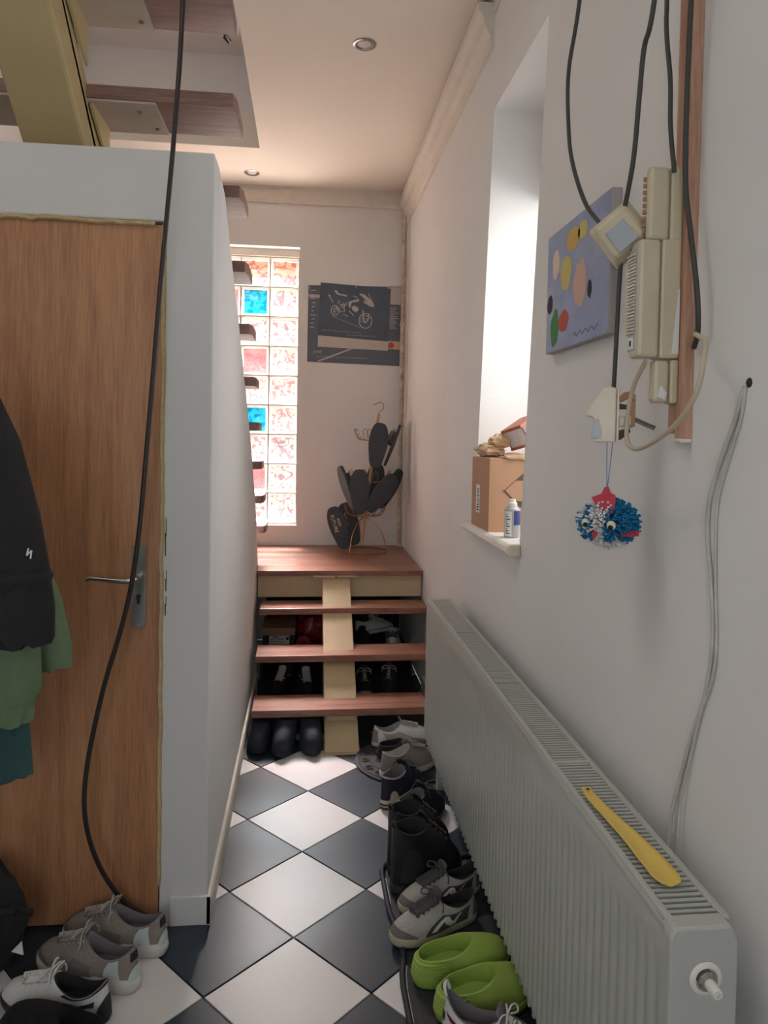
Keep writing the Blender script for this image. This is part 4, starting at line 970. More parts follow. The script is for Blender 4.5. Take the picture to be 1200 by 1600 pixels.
        if bow:
            e = S(0, .95) + Vector((0, 0, .012))
            for sg in (1, -1):
                MB().tube(spline([e, e + Vector((sg * .018, .004, .010)), e + Vector((sg * .038, .010, .0)), e + Vector((sg * .030, .016, -.008)), e + Vector((sg * .006, .006, .0))], 5), 0.0022, 5).build('lace_bow', mt['lace'], root, smooth=True, world=False)
                MB().tube(spline([e, e + Vector((sg * .020, -.008, .006)), e + Vector((sg * .036, -.014, -.014)), e + Vector((sg * .042, -.010, -.032))], 5), 0.0020, 5).build('lace_end', mt['lace'], root, smooth=True, world=False)
    if heel_tab:
        c = C(PI)
        MB().tube(spline([c + Vector((-.012, .002, -.004)), c + Vector((-.008, -.004, .016)), c + Vector((.008, -.004, .016)), c + Vector((.012, .002, -.004))], 5), 0.004, 6).build('pull_loop', mt.get('tab', mt['upper']), root, smooth=True, world=False)
    if stripe is None and ridges:
        for k in range(ridges):
            v = .10 + .80 * k / ridges
            us = [PI - 1.25 + 2.5 * q / 16 for q in range(17)]
            MB().tube([S(u, v) + Nrm(u, v) * .001 for u in us], lambda t: 0.0062 * math.sin(PI * min(1, max(0.05, t))) + .0006, 6).build('ridge', mt['upper'], root, smooth=True, world=False)
    return root

def place(o, x, y, rz, label, cat='shoe', group=None, z=0.0, rx=0.0, ry=0.0, cp=False):
    if cp: o = copy_tree(o)
    o.location = (x, y, z); o.rotation_euler = (rx, ry, math.radians(rz))
    tag(o, label, cat)
    if group: o['group'] = group
    elif 'group' in o: del o['group']
    return o

# --- boot tray and round mat on the floor by the radiator
def rounded(x0, x1, y0, y1, r, n=6):
    out = []
    for cx, cy, a in ((x1 - r, y1 - r, 0), (x0 + r, y1 - r, 90), (x0 + r, y0 + r, 180), (x1 - r, y0 + r, 270)):
        for k in range(n + 1):
            b = math.radians(a + 90 * k / n); out.append((cx + r * math.cos(b), cy + r * math.sin(b)))
    return out
tx0, tx1, ty0, ty1 = 0.262, 0.655, 1.42, 2.36
ty = empty('boot_tray', (0.46, 1.9, 0), 'black rubber boot tray with raised rim beside the radiator', 'tray')
def wav(p):
    x, y = p
    if x < 0.40: x += 0.020 * max(0, math.cos((y - 1.95) * 2 * PI / 0.62)) ** 2 + 0.010 * (2.3 - y)
    return (x, y)
inn = [wav(p) for p in rounded(tx0 + .012, tx1 - .012, ty0 + .012, ty1 - .012, .07, 8)]
out_ = [wav(p) for p in rounded(tx0, tx1, ty0, ty1, .08, 8)]
dense = lambda pl: [((pl[i][0] * (1 - k / 4) + pl[(i + 1) % len(pl)][0] * k / 4), (pl[i][1] * (1 - k / 4) + pl[(i + 1) % len(pl)][1] * k / 4)) for i in range(len(pl)) for k in range(4)]
def resample(pl):
    q = dense(dense(rounded(*pl)))
    return [wav(p) for p in q]
RA = resample((tx0, tx1, ty0, ty1, .08)); RB = resample((tx0 + .012, tx1 - .012, ty0 + .012, ty1 - .012, .07))
n_ = len(RA)
MB().prism(RB, 'z', 0.0005, 0.004).build('tray_base', 'rubber', ty)
MB().tube([(p[0], p[1], 0.009) for p in RA], 0.008, 8, closed=True).build('tray_rim', 'rubber', ty, smooth=True)
rm = empty('round_mat', (0.455, 3.10, 0), 'round dark rubber mat with raised scrollwork at the foot of the stairs', 'mat')
mc = (0.452, 3.10); mr = 0.222
MB().lathe([(0.0, 0.001), (mr, 0.001), (mr, 0.008), (mr - .006, 0.010), (mr - .012, 0.008), (0.0, 0.008)], (mc[0], mc[1], 0), 48).build('mat_disc', 'ironmat', rm, smooth=40)
for r_ in (0.205, 0.150, 0.075):
    MB().tube([(mc[0] + r_ * math.cos(2 * PI * k / 48), mc[1] + r_ * math.sin(2 * PI * k / 48), .0085) for k in range(48)], 0.0035, 6, closed=True).build('relief_ring', 'ironmat', rm, smooth=True)
sc0 = None
for ring_r, cnt, sz in ((0.178, 16, 1.0), (0.113, 10, 1.0)):
    for k in range(cnt):
        a = 2 * PI * k / cnt
        if sc0 is None:
            pts = []
            for q in range(22):
                th = q / 21 * 3.6 * PI; rr = 0.004 + 0.0195 * q / 21
                pts.append((rr * math.cos(th), rr * math.sin(th) * 0.9, 0.0))
            sc0 = MB().tube(pts, 0.0028, 5).build('relief_scroll', 'ironmat', rm, smooth=True, world=False); s_ = sc0
        else:
            s_ = sc0.copy(); COL.objects.link(s_)
        s_.location = (mc[0] + ring_r * math.cos(a) - 0.455, mc[1] + ring_r * math.sin(a) - 3.10, 0.009); s_.rotation_euler = (0, 0, a + (PI if k % 2 else 0))

TR = 0.0045
# suede sneakers on the tray
n_patch = [('toe_guard', 'suede_gy', -1.05, 1.05, 0.0, 0.26, 'round'), ('quarter_panel', 'suede_dk', 1.15, 2.3, 0.06, 0.72, None), ('quarter_panel', 'suede_dk', -2.3, -1.15, 0.06, 0.72, None),
           ('heel_counter', 'suede_gy', 2.5, 3.78, 0.05, 0.7, None),
           ] + [('side_letter', 'leather_wh', sg * a0, sg * a1, v0, v1, sh) for sg in (1, -1) for a0, a1, v0, v1, sh in ((1.26, 1.40, .16, .66, None), (1.76, 1.90, .16, .66, None), (1.40, 1.76, .16, .66, 'diag'))]
sued = shoe('suede_sneaker', mats=dict(upper='mesh_lt', sole='sole_cream', lining='lin_dk', lace='lace_dk', tongue='suede_dk'), patches=n_patch, toe=0.055, fh=0.10, hh=0.088, sh=0.066)
place(sued, 0.385, 2.003, 113, 'grey suede sneaker with white side letter, in front of its pair on the tray', z=TR, group='grey suede sneakers')
place(sued, 0.425, 2.132, 113, 'grey suede sneaker tucked behind its pair, against the black boots', z=TR, group='grey suede sneakers', cp=True)
# lime clogs
clog = shoe('lime_clog', L=0.27, Wd=0.112, sole=0.026, toe=0.066, hh=0.070, sh=0.074, fh=0.095, of=0.60, cw=0.042, mats=dict(upper='lime', sole='lime', lining='lime'), tongue=False, laces=0, ridges=7)
place(clog, 0.428, 1.838, -77, 'lime green slip-on clog with ridged heel next to the suede sneakers', 'clog', 'lime green clogs', z=TR)
place(clog, 0.465, 1.724, -75, 'lime green slip-on clog half hidden by the white sneaker', 'clog', 'lime green clogs', z=TR, cp=True)
# white sneaker with maroon stripe
wsn = shoe('white_sneaker', L=0.29, mats=dict(upper='leather_wh', sole='sole_wh', lining='lin_gy', lace='lace_wh', tongue='lin_gy'), heel_tab=True, hh=0.118, sh=0.078, fh=0.105, toe=0.058,
           patches=[('maroon_stripe', 'maroon', -2.6, -1.1, 0.50, 0.66, 'slant'), ('maroon_stripe', 'maroon', 1.1, 2.6, 0.50, 0.66, 'slant'), ('heel_label', 'ink', 2.75, 2.98, 0.36, 0.56, None)])
place(wsn, 0.462, 1.560, -122, 'white leather sneaker with maroon side stripe at the near end of the tray', z=TR)
# black ankle boots
boot = shoe('ankle_boot', L=0.27, Wd=0.100, sole=0.030, toe=0.062, hh=0.205, sh=0.190, fh=0.200, of=0.47, cw=0.050, mats=dict(upper='boot', sole='sole_dk', lining='lin_dk', lace='lace_dk', tongue='boot'), laces=4, bow=False, heel_tab=True)
place(boot, 0.400, 2.245, -62, 'black leather ankle boot standing on the far end of the tray', 'boot', 'black ankle boots', z=TR)
place(boot, 0.395, 2.365, -55, 'black leather ankle boot behind its pair, next to the navy sneakers', 'boot', 'black ankle boots', z=TR, cp=True)
# navy sneakers with cream soles
navy = shoe('navy_sneaker', L=0.28, mats=dict(upper='navy', sole='sole_dk', lining='lin_gy', lace='lace_dk', tongue='navy'), hh=0.125, sh=0.112, fh=0.125, cw=0.034, stripe='sole_cream',
            patches=[('collar_trim', 'sole_wh', 0.9, 5.38, 0.955, 1.0, None), ('heel_panel', 'sole_cream', 2.2, 2.7, 0.12, 0.42, 'round'), ('foxing_band', 'sole_cream', 1.7, 4.58, 0.0, 0.14, None)])
place(navy, 0.395, 2.800, -38, 'navy sneaker with white collar trim, nearest the round mat', group='navy sneakers')
place(navy, 0.440, 2.605, -42, 'navy sneaker with white collar trim squeezed in behind the boots', group='navy sneakers', cp=True)
# taupe sneaker behind them
tsn = shoe('taupe_sneaker', L=0.285, mats=dict(upper='mesh_gy', sole='sole_wh', lining='mesh_lt', lace='lace_gy', tongue='mesh_gy'), hh=0.105, sh=0.085, fh=0.11, patches=[('collar_trim', 'sole_cream', 1.0, 5.28, 0.95, 1.0, None)])
place(tsn, 0.450, 2.995, -62, 'taupe laced sneaker on the round mat behind the navy pair', z=0.012)
# black slipper and white sneaker by the stairs
bsl = shoe('black_slipper', L=0.25, Wd=0.098, sole=0.02, toe=0.05, hh=0.05, sh=0.052, fh=0.066, of=0.46, cw=0.034, mats=dict(upper='blackup', sole='sole_dk', lining='lin_dk'), tongue=False, laces=0)
place(bsl, 0.452, 3.150, -82, 'plain black slipper resting on the round mat', z=0.012)
w2 = shoe('white_sneaker', L=0.28, mats=dict(upper='leather_wh', sole='sole_wh', lining='mesh_lt', lace='lace_wh', tongue='mesh_lt'), hh=0.098, sh=0.07, fh=0.10, bow=False,
          patches=[('side_panel', 'mesh_lt', 1.2, 2.2, 0.2, 0.8, None), ('side_panel', 'mesh_lt', -2.2, -1.2, 0.2, 0.8, None), ('heel_panel', 'mesh_gy', 2.6, 3.68, 0.05, 0.8, None)])
place(w2, 0.455, 3.290, -76, 'worn white sneaker under the lowest stair tread')

# --- left group by the door
run_p = [('toe_overlay', 'suede_gy', -1.0, 1.0, 0.0, 0.22, 'round'), ('side_overlay', 'mint', 1.95, 2.35, 0.12, 0.95, 'slant'), ('side_overlay', 'mint', -2.35, -1.95, 0.12, 0.95, 'slant'),
         ('side_overlay', 'lin_gy', 1.2, 1.7, 0.12, 0.6, 'slant'), ('side_overlay', 'lin_gy', -1.7, -1.2, 0.12, 0.6, 'slant'), ('heel_panel', 'mint', 2.7, 3.58, 0.06, 0.45, 'round'), ('heel_tab', 'lin_dk', 2.8, 3.48, 0.62, 0.92, None)]
run = shoe('running_sneaker', L=0.295, Wd=0.108, sole=0.040, mats=dict(upper='mesh_gy', sole='sole_wh', lining='lin_gy', lace='mesh_lt', tongue='mesh_gy'), hh=0.110, sh=0.082, fh=0.118, toe=0.066, laces=6, patches=run_p, chunky=0.03)
place(run, -0.545, 1.905, 68, 'taupe running sneaker with thick white sole on the white tile', group='taupe running sneakers')
place(run, -0.505, 2.015, 76, 'taupe running sneaker with thick white sole closest to the door', group='taupe running sneakers', cp=True)
bw = shoe('black_white_sneaker', L=0.285, Wd=0.102, sole=0.026, mats=dict(upper='leather_wh', sole='sole_dk', lining='lin_dk', lace='lace_wh', tongue='leather_wh'), hh=0.098, sh=0.066, fh=0.095, toe=0.055, laces=5,
          patches=[('black_swash', 'ink', -2.5, -1.55, 0.34, 0.56, 'taper'), ('black_swash', 'ink', 1.55, 2.5, 0.34, 0.56, 'taper'), ('heel_panel', 'ink', 2.55, 3.73, 0.0, 0.55, 'round'), ('collar_trim', 'ink', 1.2, 5.08, 0.88, 1.0, None)])
place(bw, -0.590, 1.798, 74, 'white sneaker with black collar and heel at the left edge')
fs = shoe('fleece_slipper', L=0.27, Wd=0.115, sole=0.018, toe=0.085, hh=0.065, sh=0.07, fh=0.098, of=0.45, cw=0.036, mats=dict(upper='fleece', sole='sole_dk', lining='fleece'), tongue=False, laces=0)
place(fs, -0.560, 1.690, 72, 'black fleece slipper in the bottom left corner')
# black bag at the left edge
bg = empty('black_bag', (-0.83, 1.93, 0), 'black cloth bag slumped on the floor at the left edge', 'bag')
crumple('bag', (-0.83, 1.93, 0.145), 0.125, 'bagblk', 8, (0.92, 0.8, 1.12), 0.16, 30, 20).build('bag_body', 'bagblk', bg, smooth=60)
MB().tube(spline([(-0.86, 1.86, 0.27), (-0.80, 1.80, 0.31), (-0.745, 1.81, 0.25), (-0.70, 1.83, 0.235)], 6), 0.012, 6, flat=0.4).build('strap', 'bagblk', bg, smooth=True)
MB().prism([(-0.708, 0.13), (-0.680, 0.12), (-0.684, 0.155)], 'y', 1.835, 1.838).build('white_tag', 'label', bg)
MB().tube(spline([(-0.72, 1.87, 0.21), (-0.69, 1.86, 0.213), (-0.665, 1.86, 0.21)], 4), 0.010, 6).build('strap_end', 'bagblk', bg, smooth=True)

# --- under the stairs
mt_ = tag(MB().prism(rounded(-0.25, 0.64, 3.42, 4.79, 0.03), 'z', 0.0005, 0.006).build('added_dark_sheet', 'rubber', bevel=0.002), 'added dark sheet blackening the floor beneath the lower stair treads', 'mat')  # invented sheet, added to make the floor under the stairs read black
wel = shoe('rubber_boot', L=0.29, Wd=0.105, sole=0.026, toe=0.075, hh=0.118, sh=0.112, fh=0.118, of=0.5, cw=0.046, mats=dict(upper='welly', sole='welly', lining='lin_dk'), tongue=False, laces=0)
place(wel, -0.075, 3.290, 172, 'middle one of the three dark rubber boots under the lowest tread', 'boot', 'dark rubber boots')
place(wel, 0.040, 3.300, 184, 'dark navy rubber boot under the lowest tread, beside the cream beam', 'boot', 'dark rubber boots', cp=True)
place(wel, -0.190, 3.330, 176, 'dark navy rubber boot against the partition skirting', 'boot', 'dark rubber boots', cp=True)
bkw = shoe('black_sneaker', L=0.285, mats=dict(upper='blackup', sole='sole_dk', lining='lin_dk', lace='lace_wh', tongue='mesh_lt'), hh=0.115, sh=0.09, fh=0.125, bow=False, laces=0,
           patches=[('white_piping', 'sole_wh', -0.7, 0.7, 0.70, 0.76, None), ('white_piping', 'sole_wh', 0.9, 2.2, 0.86, 0.90, None), ('white_piping', 'sole_wh', -2.2, -0.9, 0.86, 0.90, None)])
place(bkw, -0.115, 3.965, 165, 'black sneaker with pale tongue behind the treads, left of the pair', group='black sneakers with pale tongues', z=0.0065)
place(bkw, 0.015, 3.94, 186, 'black sneaker with pale tongue behind the treads, next to the beam', group='black sneakers with pale tongues', z=0.0065, cp=True)
bk2 = shoe('black_lace_shoe', L=0.285, mats=dict(upper='blackup', sole='sole_dk', lining='lin_dk', lace='lace_gy', tongue='blackup'), hh=0.115, sh=0.095, fh=0.12,
           patches=[('toe_cap', 'sole_cream', -0.9, 0.9, 0.0, 0.20, 'round')])
place(bk2, 0.335, 3.955, 180, 'black laced shoe with cream toe cap right of the beam', z=0.0065)
bk3 = shoe('black_lace_shoe', L=0.285, mats=dict(upper='blackup', sole='sole_dk', lining='lin_dk', lace='lace_gy', tongue='blackup'), hh=0.125, sh=0.105, fh=0.13)
place(bk3, 0.475, 3.965, 172, 'all-black laced shoe behind the treads nearest the right wall', z=0.0065)
# low shelf under the landing, its dark back added to blacken the gap
sh_ = empty('shoe_rack', (0.15, 4.45, 0), 'low shoe rack with an added dark back under the landing', 'shoe rack')
MB().box(-0.25, 0.64, 4.20, 4.80, 0.100, 0.116).build('shelf_board', 'shelf', sh_)
MB().box(-0.25, 0.64, 4.80, 4.815, 0.0, 0.47).build('added_dark_back', 'shelf', sh_)
for x in (-0.25, 0.628): MB().box(x, x + 0.012, 4.20, 4.80, 0.0, 0.10).build('side_panel', 'shelf', sh_)
sbx = empty('shoe_box', (-0.17, 4.42, 0.1165), 'dark shoe box with kraft lid and white label on the low rack', 'box')
MB().box(-0.245, -0.055, 4.33, 4.62, 0.1165, 0.235).build('box_body', 'darkbox', sbx, bevel=0.001)
MB().box(-0.248, -0.052, 4.327, 4.623, 0.225, 0.268).build('lid', 'kraft', sbx, bevel=0.001)
lb = MB().box(-0.205, -0.085, 4.3285, 4.33, 0.170, 0.222).build('label', 'label', sbx)
pr_ = MB()
for k in range(4): pr_.box(-0.198, -0.115, 4.328, 4.3285, 0.176 + k * 0.010, 0.178 + k * 0.010)
pr_.box(-0.185, -0.15, 4.328, 4.3285, 0.212, 0.218); pr_.box(-0.105, -0.090, 4.328, 4.3285, 0.196, 0.214)
pr_.build('label_print', 'ink', lb)
rb = empty('red_bag', (0.05, 4.5, 0.1165), 'crumpled red plastic bag on the low rack behind the beam', 'bag')
crumple('rb', (0.055, 4.50, 0.225), 0.085, 'redbag', 12, (1.15, 1.0, 1.15), 0.25).build('bag_body', 'redbag', rb, smooth=30)
rp = empty('red_pouch', (-0.015, 4.36, 0.1165), 'small pinkish red pack in front of the red bag', 'pack')
MB().prism([(-0.045, 0.1165), (0.035, 0.1165), (0.040, 0.165), (0.030, 0.205), (0.005, 0.212), (-0.030, 0.208), (-0.048, 0.17)], 'y', 4.345, 4.385).build('pack_body', 'pinkbox', rp, bevel=0.006)
MB().prism([(-0.03, 0.135), (0.022, 0.135), (0.026, 0.185), (-0.032, 0.185)], 'y', 4.3436, 4.345).build('pack_print', 'redbag', rp)
cvs = shoe('canvas_sneaker', L=0.28, Wd=0.10, sole=0.030, mats=dict(upper='blackup', sole='sole_wh', lining='lin_dk', lace='lace_wh', tongue='blackup'), hh=0.12, sh=0.11, fh=0.12, stripe='ink', laces=0)
place(cvs, 0.355, 4.40, 10, 'black canvas sneaker with white sole on the low rack', z=0.1165)
cv2 = shoe('canvas_sneaker', L=0.28, Wd=0.10, sole=0.032, mats=dict(upper='leather_wh', sole='sole_wh', lining='lin_gy', lace='lace_wh', tongue='leather_wh'), hh=0.10, sh=0.08, fh=0.10, stripe='maroon')
place(cv2, 0.545, 4.42, -6, 'white canvas sneaker standing heel forward on the low rack', z=0.1165)
place(cv2, 0.455, 4.56, -60, 'white canvas sneaker leaning over its pair on the low rack', z=0.165, cp=True, ry=math.radians(-24))

# ------------------------------------------------------------------ slipper stand on the landing
LZ = 0.66
ss = empty('slipper_stand', (0.385, 4.775, LZ), 'brass wire shoe stand with hooked top on the landing', 'shoe stand')
bc = Vector((0.385, 4.775, LZ))
MB().tube([(bc.x + 0.155 * math.cos(2 * PI * k / 40), bc.y + 0.155 * math.sin(2 * PI * k / 40), LZ + .005) for k in range(40)], 0.005, 6, closed=True).build('base_ring', 'gold', ss, smooth=True)
for k in range(3):
    a = math.radians(90 + 120 * k + 20)
    e = bc + Vector((0.155 * math.cos(a), 0.155 * math.sin(a), 0.005))
    MB().tube(spline([e, bc + Vector((0.125 * math.cos(a), 0.125 * math.sin(a), 0.12)), bc + Vector((0.06 * math.cos(a), 0.06 * math.sin(a), 0.20)), bc + Vector((0.0, 0, 0.225))], 5), 0.0035, 6).build('foot_wire', 'gold', ss, smooth=True)
def pole(z): return Vector((0.368 + (z - 0.69) * 0.118, 4.775, z))
MB().tube([pole(0.70), pole(1.10), pole(1.575)], 0.0095, 10).build('pole', 'polewood', ss, smooth=True)
hk = pole(1.575)
MB().tube(spline([hk, hk + Vector((.004, 0, .012)), hk + Vector((.030, 0, .030)), hk + Vector((.028, 0, .062)), hk + Vector((.004, 0, .075)), hk + Vector((-.020, 0, .062)), hk + Vector((-.030, 0, .056)), hk + Vector((-.034, 0, .064))], 5), 0.003, 6).build('hook', 'gold', ss, smooth=True)
for zt_ in (0.895, 1.12, 1.395):
    c = pole(zt_)
    rg = MB().tube([c + Vector((0.055 * math.cos(2 * PI * k / 24), 0.055 * math.sin(2 * PI * k / 24), 0)) for k in range(24)], 0.003, 5, closed=True).build('tier_ring', 'gold', ss, smooth=True)
    for k in range(8):
        a = 2 * PI * k / 8 + .2; d = Vector((math.cos(a), math.sin(a), 0)); sd = Vector((-d.y, d.x, 0))
        b0 = c + d * 0.05
        MB().tube(spline([b0 + sd * .016, b0 + d * .06 + sd * .018 + Vector((0, 0, .010)), b0 + d * .085 + sd * .016 + Vector((0, 0, .055)), b0 + d * .090 + Vector((0, 0, .078)), b0 + d * .085 - sd * .016 + Vector((0, 0, .055)), b0 + d * .06 - sd * .018 + Vector((0, 0, .010)), b0 - sd * .016], 4), 0.0022, 5).build('wire_loop', 'gold', ss, smooth=True)
def slipper():
    root = bpy.data.objects.new('foam_slipper', None); COL.objects.link(root); root.empty_display_size = 0.05
    L = 0.290; pl = []
    for k in range(36):
        u = 2 * PI * k / 36; y = L / 2 * math.cos(u); t = y / L + .5; sn = math.sin(u)
        w = 0.053 + 0.010 * math.sin(max(0, (t - .25) / .75) * PI * .8)
        pl.append((w * math.copysign(abs(sn) ** .6, sn) if abs(sn) > 1e-6 else 0.0, y))
    def z(y): return 0.010 * (y / L) ** 2 * 2
    vs = [(x, y, z(y)) for x, y in pl] + [(x * 1.03, y * 1.01, .008 + z(y)) for x, y in pl] + [(x, y, 0.018 + z(y)) for x, y in pl]
    fs_ = [tuple(range(35, -1, -1)), tuple(range(72, 108))] + [(j * 36 + i, j * 36 + (i + 1) % 36, (j + 1) * 36 + (i + 1) % 36, (j + 1) * 36 + i) for j in range(2) for i in range(36)]
    MB().add(vs, fs_).build('footbed', 'slip', root, smooth=40, world=False)
    MB().grid(lambda i, j: Vector(((0.060 - .002 * j) * math.cos(PI * i / 12), -0.005 + 0.085 * j / 5 + .01 * math.sin(PI * i / 12), 0.012 + (0.050 - 0.004 * abs(j - 2)) * math.sin(PI * i / 12))), 13, 6).build('strap_band', 'slip', root, smooth=60, world=False, solid=0.004)
    return root
sl_p = slipper()
def put_slipper(c, up, out, label, first=False, grp=None):
    """c centre, up: toe-to-heel axis (long), out: direction the sole faces"""
    o = sl_p if first else copy_tree(sl_p)
    y_ = Vector(up).normalized(); z_ = -Vector(out); z_ = (z_ - y_ * z_.dot(y_)).normalized(); x_ = y_.cross(z_)
    m = frame(c, x_, y_, z_)
    o.location = c; o.rotation_mode = 'XYZ'; o.rotation_euler = m.to_3x3().to_euler()
    tag(o, label, 'slipper', 'charcoal slippers on the stand')
    return o
put_slipper((0.455, 4.60, 1.368), (0.13, 0.10, 1), (0.10, -1, 0.1), 'charcoal foam slipper on the top tier with its sole facing out', True)
put_slipper((0.578, 4.76, 1.362), (0.38, 0.10, 1), (1, -0.10, -0.38), 'charcoal foam slipper on the top tier seen edge-on by the wall')
put_slipper((0.250, 4.68, 1.085), (-0.34, 0.10, 1), (-1, -0.35, -0.2), 'charcoal foam slipper fanning out leftmost on the middle tier')
put_slipper((0.340, 4.59, 1.065), (-0.03, -0.12, 1), (-0.12, -1, -0.1), 'charcoal foam slipper facing front on the middle tier')
put_slipper((0.485, 4.60, 1.055), (0.72, -0.10, 1), (0.25, -1, -0.2), 'charcoal foam slipper leaning right at the front of the middle tier')
put_slipper((0.455, 4.81, 1.105), (0.20, 0.25, 1), (0.1, -1, 0.2), 'charcoal foam slipper standing behind on the middle tier')
put_slipper((0.566, 4.74, 1.075), (0.56, 0.15, 1), (0.8, -0.6, -0.2), 'charcoal foam slipper tucked behind the right-leaning one')
p1 = put_slipper((0.225, 4.80, 0.812), (-0.34, 0.10, 1), (0.25, 1, -0.05), 'printed charcoal slipper resting on the landing, left of its pair')
p2 = put_slipper((0.298, 4.84, 0.835), (-0.30, 0.08, 1), (0.25, 1, -0.05), 'printed charcoal slipper on the landing behind the stand foot')
for p_, tx in ((p1, ('AND', 'FUTURE')), (p2, ('', 'YOUR'))):
    for st_ in [c for c in p_.children if c.name.startswith('strap_band')]: bpy.data.objects.remove(st_)
    for k, t_ in enumerate(tx):
        if not t_: continue
        R_ = Matrix.Rotation(PI / 2 * -1, 4, 'Z')
        text('lettering', t_, (0.026, 0.034)[k], 'slip_tx', p_, Matrix.Translation((-0.020 + 0.034 * (1 - k), 0.035, 0.0215)) @ R_, world=False)

# ------------------------------------------------------------------ coats on a stand at the left edge
cs = empty('coat_stand', (-0.86, 1.60, 0), 'dark coat stand at the left edge beneath the hanging clothes', 'coat stand')
MB().tube([(-0.86, 1.60, 0.0), (-0.86, 1.60, 1.78)], 0.016, 12).build('pole', 'shelf', cs, smooth=True)
MB().lathe([(0.0, 0.0), (0.17, 0.0), (0.17, 0.012), (0.03, 0.03), (0.0, 0.03)], (-0.86, 1.60, 0.001), 28).build('base', 'shelf', cs, smooth=40)
for k in range(4):
    a = PI / 2 * k + .4
    MB().tube(spline([(-0.86, 1.6, 1.66), (-0.86 + .06 * math.cos(a), 1.6 + .06 * math.sin(a), 1.66), (-0.86 + .10 * math.cos(a), 1.6 + .10 * math.sin(a), 1.72)], 4), 0.008, 6).build('hook', 'shelf', cs, smooth=True)
def garment(mb, path, nu=40, nv=26, fold=0.010, nf=9, seed=0, thick=0.05):
    """loft of folded ellipses; path: list of (z, cx, cy, rx, ry)"""
    def at(t):
        k = min(int(t * (len(path) - 1)), len(path) - 2); f = t * (len(path) - 1) - k
        f = f * f * (3 - 2 * f)
        return [a + (b - a) * f for a, b in zip(path[k], path[k + 1])]
    def fn(i, j):
        t = j / (nv - 1); z, cx, cy, rx, ry = at(t); a = 2 * PI * i / nu
        w = fold * t * (math.sin(nf * a + 2.5 * mnoise.noise(Vector((t * 2, seed, 0)))) + .6 * mnoise.noise(Vector((math.cos(a) * 2 + seed, math.sin(a) * 2, t * 3))))
        dz = 0.018 * t * mnoise.noise(Vector((math.cos(a) * 2.2, math.sin(a) * 2.2, seed)))
        return Vector((cx + (rx + w) * math.cos(a), cy + (ry + w) * math.sin(a), z + dz))
    return mb.grid(fn, nu, nv, cu=True)
jk = empty('black_jacket', (-0.80, 1.60, 1.0), 'black jacket hanging at the left edge in front of the door', 'jacket')
garment(MB(), [(1.62, -0.86, 1.57, 0.03, 0.03), (1.55, -0.83, 1.57, 0.12, 0.08), (1.44, -0.775, 1.57, 0.155, 0.09), (1.25, -0.735, 1.57, 0.165, 0.09), (1.05, -0.71, 1.57, 0.165, 0.09), (0.975, -0.70, 1.57, 0.14, 0.085)], fold=.008, seed=1).build('jacket_body', 'jacket', jk, smooth=70)
garment(MB(), [(1.50, -0.665, 1.52, 0.045, 0.05), (1.40, -0.628, 1.515, 0.055, 0.055), (1.25, -0.592, 1.51, 0.058, 0.055), (1.15, -0.572, 1.51, 0.055, 0.05), (1.06, -0.556, 1.51, 0.052, 0.05), (0.995, -0.552, 1.51, 0.046, 0.045)], 24, 20, fold=.004, nf=5, seed=2).build('sleeve', 'jacket', jk, smooth=70)
garment(MB(), [(1.14, -0.570, 1.51, 0.059, 0.054), (1.125, -0.567, 1.51, 0.061, 0.056), (1.11, -0.565, 1.51, 0.055, 0.05)], 24, 5, fold=.002, nf=5, seed=2).build('sleeve_seam', 'jacket', jk, smooth=70)
e1 = MB()
for a, b in (((-0.618, 1.318), (-0.596, 1.316)), ((-0.616, 1.312), (-0.594, 1.306)), ((-0.610, 1.304), (-0.594, 1.302))):
    e1.tube([(a[0], 1.4555, a[1]), (b[0], 1.4535, b[1])], 0.0016, 5)
e1.build('red_embroidery', 'embred', jk)
e1 = MB()
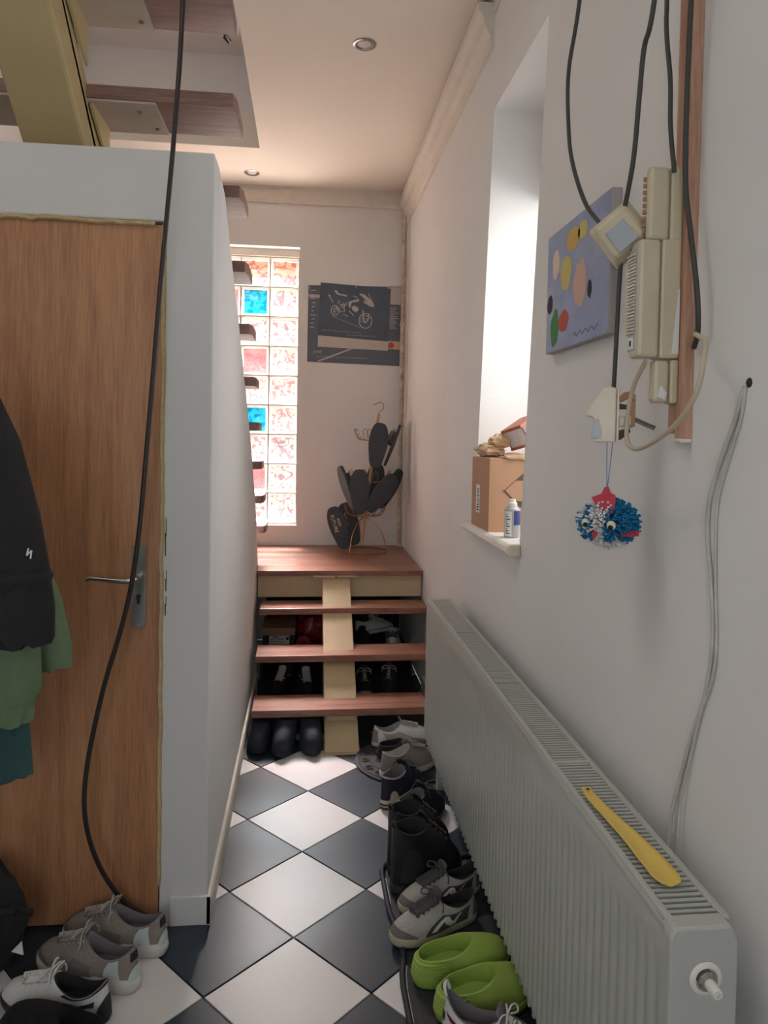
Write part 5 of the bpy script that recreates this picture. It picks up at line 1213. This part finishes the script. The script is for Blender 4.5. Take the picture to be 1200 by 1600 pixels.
for a, b in (((-0.536, 1.190), (-0.539, 1.176)), ((-0.539, 1.176), (-0.530, 1.186)), ((-0.530, 1.186), (-0.532, 1.170))):
    e1.tube([(a[0], 1.468, a[1]), (b[0], 1.468, b[1])], 0.0016, 5)
e1.build('white_embroidery', 'embwh', jk)
gr = empty('green_sweater', (-0.80, 1.66, 0.8), 'sage green fleece sweater hanging below the black jacket', 'sweater')
garment(MB(), [(1.56, -0.86, 1.68, 0.04, 0.03), (1.45, -0.85, 1.69, 0.12, 0.055), (1.2, -0.80, 1.69, 0.15, 0.06), (0.98, -0.775, 1.69, 0.165, 0.06), (0.87, -0.765, 1.69, 0.165, 0.06), (0.775, -0.755, 1.66, 0.150, 0.06)], fold=.010, seed=4).build('sweater_body', 'green', gr, smooth=70)
garment(MB(), [(1.30, -0.70, 1.70, 0.03, 0.035), (1.15, -0.640, 1.70, 0.045, 0.042), (1.04, -0.600, 1.70, 0.048, 0.042), (0.925, -0.578, 1.70, 0.050, 0.042), (0.885, -0.573, 1.70, 0.042, 0.036)], 24, 18, fold=.005, nf=5, seed=5).build('sleeve', 'green', gr, smooth=70)
garment(MB(), [(1.1, -0.625, 1.60, 0.045, 0.04), (0.98, -0.612, 1.60, 0.048, 0.04), (0.87, -0.605, 1.60, 0.045, 0.04), (0.845, -0.605, 1.60, 0.038, 0.034)], 24, 14, fold=.005, nf=5, seed=6).build('sleeve', 'green', gr, smooth=70)
tl = empty('teal_trousers', (-0.80, 1.72, 0.68), 'teal cloth garment showing below the green sweater', 'garment')
garment(MB(), [(1.50, -0.86, 1.76, 0.03, 0.02), (1.3, -0.82, 1.77, 0.12, 0.035), (0.95, -0.80, 1.77, 0.135, 0.035), (0.61, -0.77, 1.75, 0.140, 0.035)], fold=.004, nf=6, seed=7).build('cloth', 'tealcloth', tl, smooth=70)
MB().tube([(-0.658, 1.708, 0.755), (-0.658, 1.708, 0.722), (-0.652, 1.708, 0.722), (-0.652, 1.708, 0.755)], 0.0012, 5, closed=True).build('drawcord_loop', 'ink', tl)
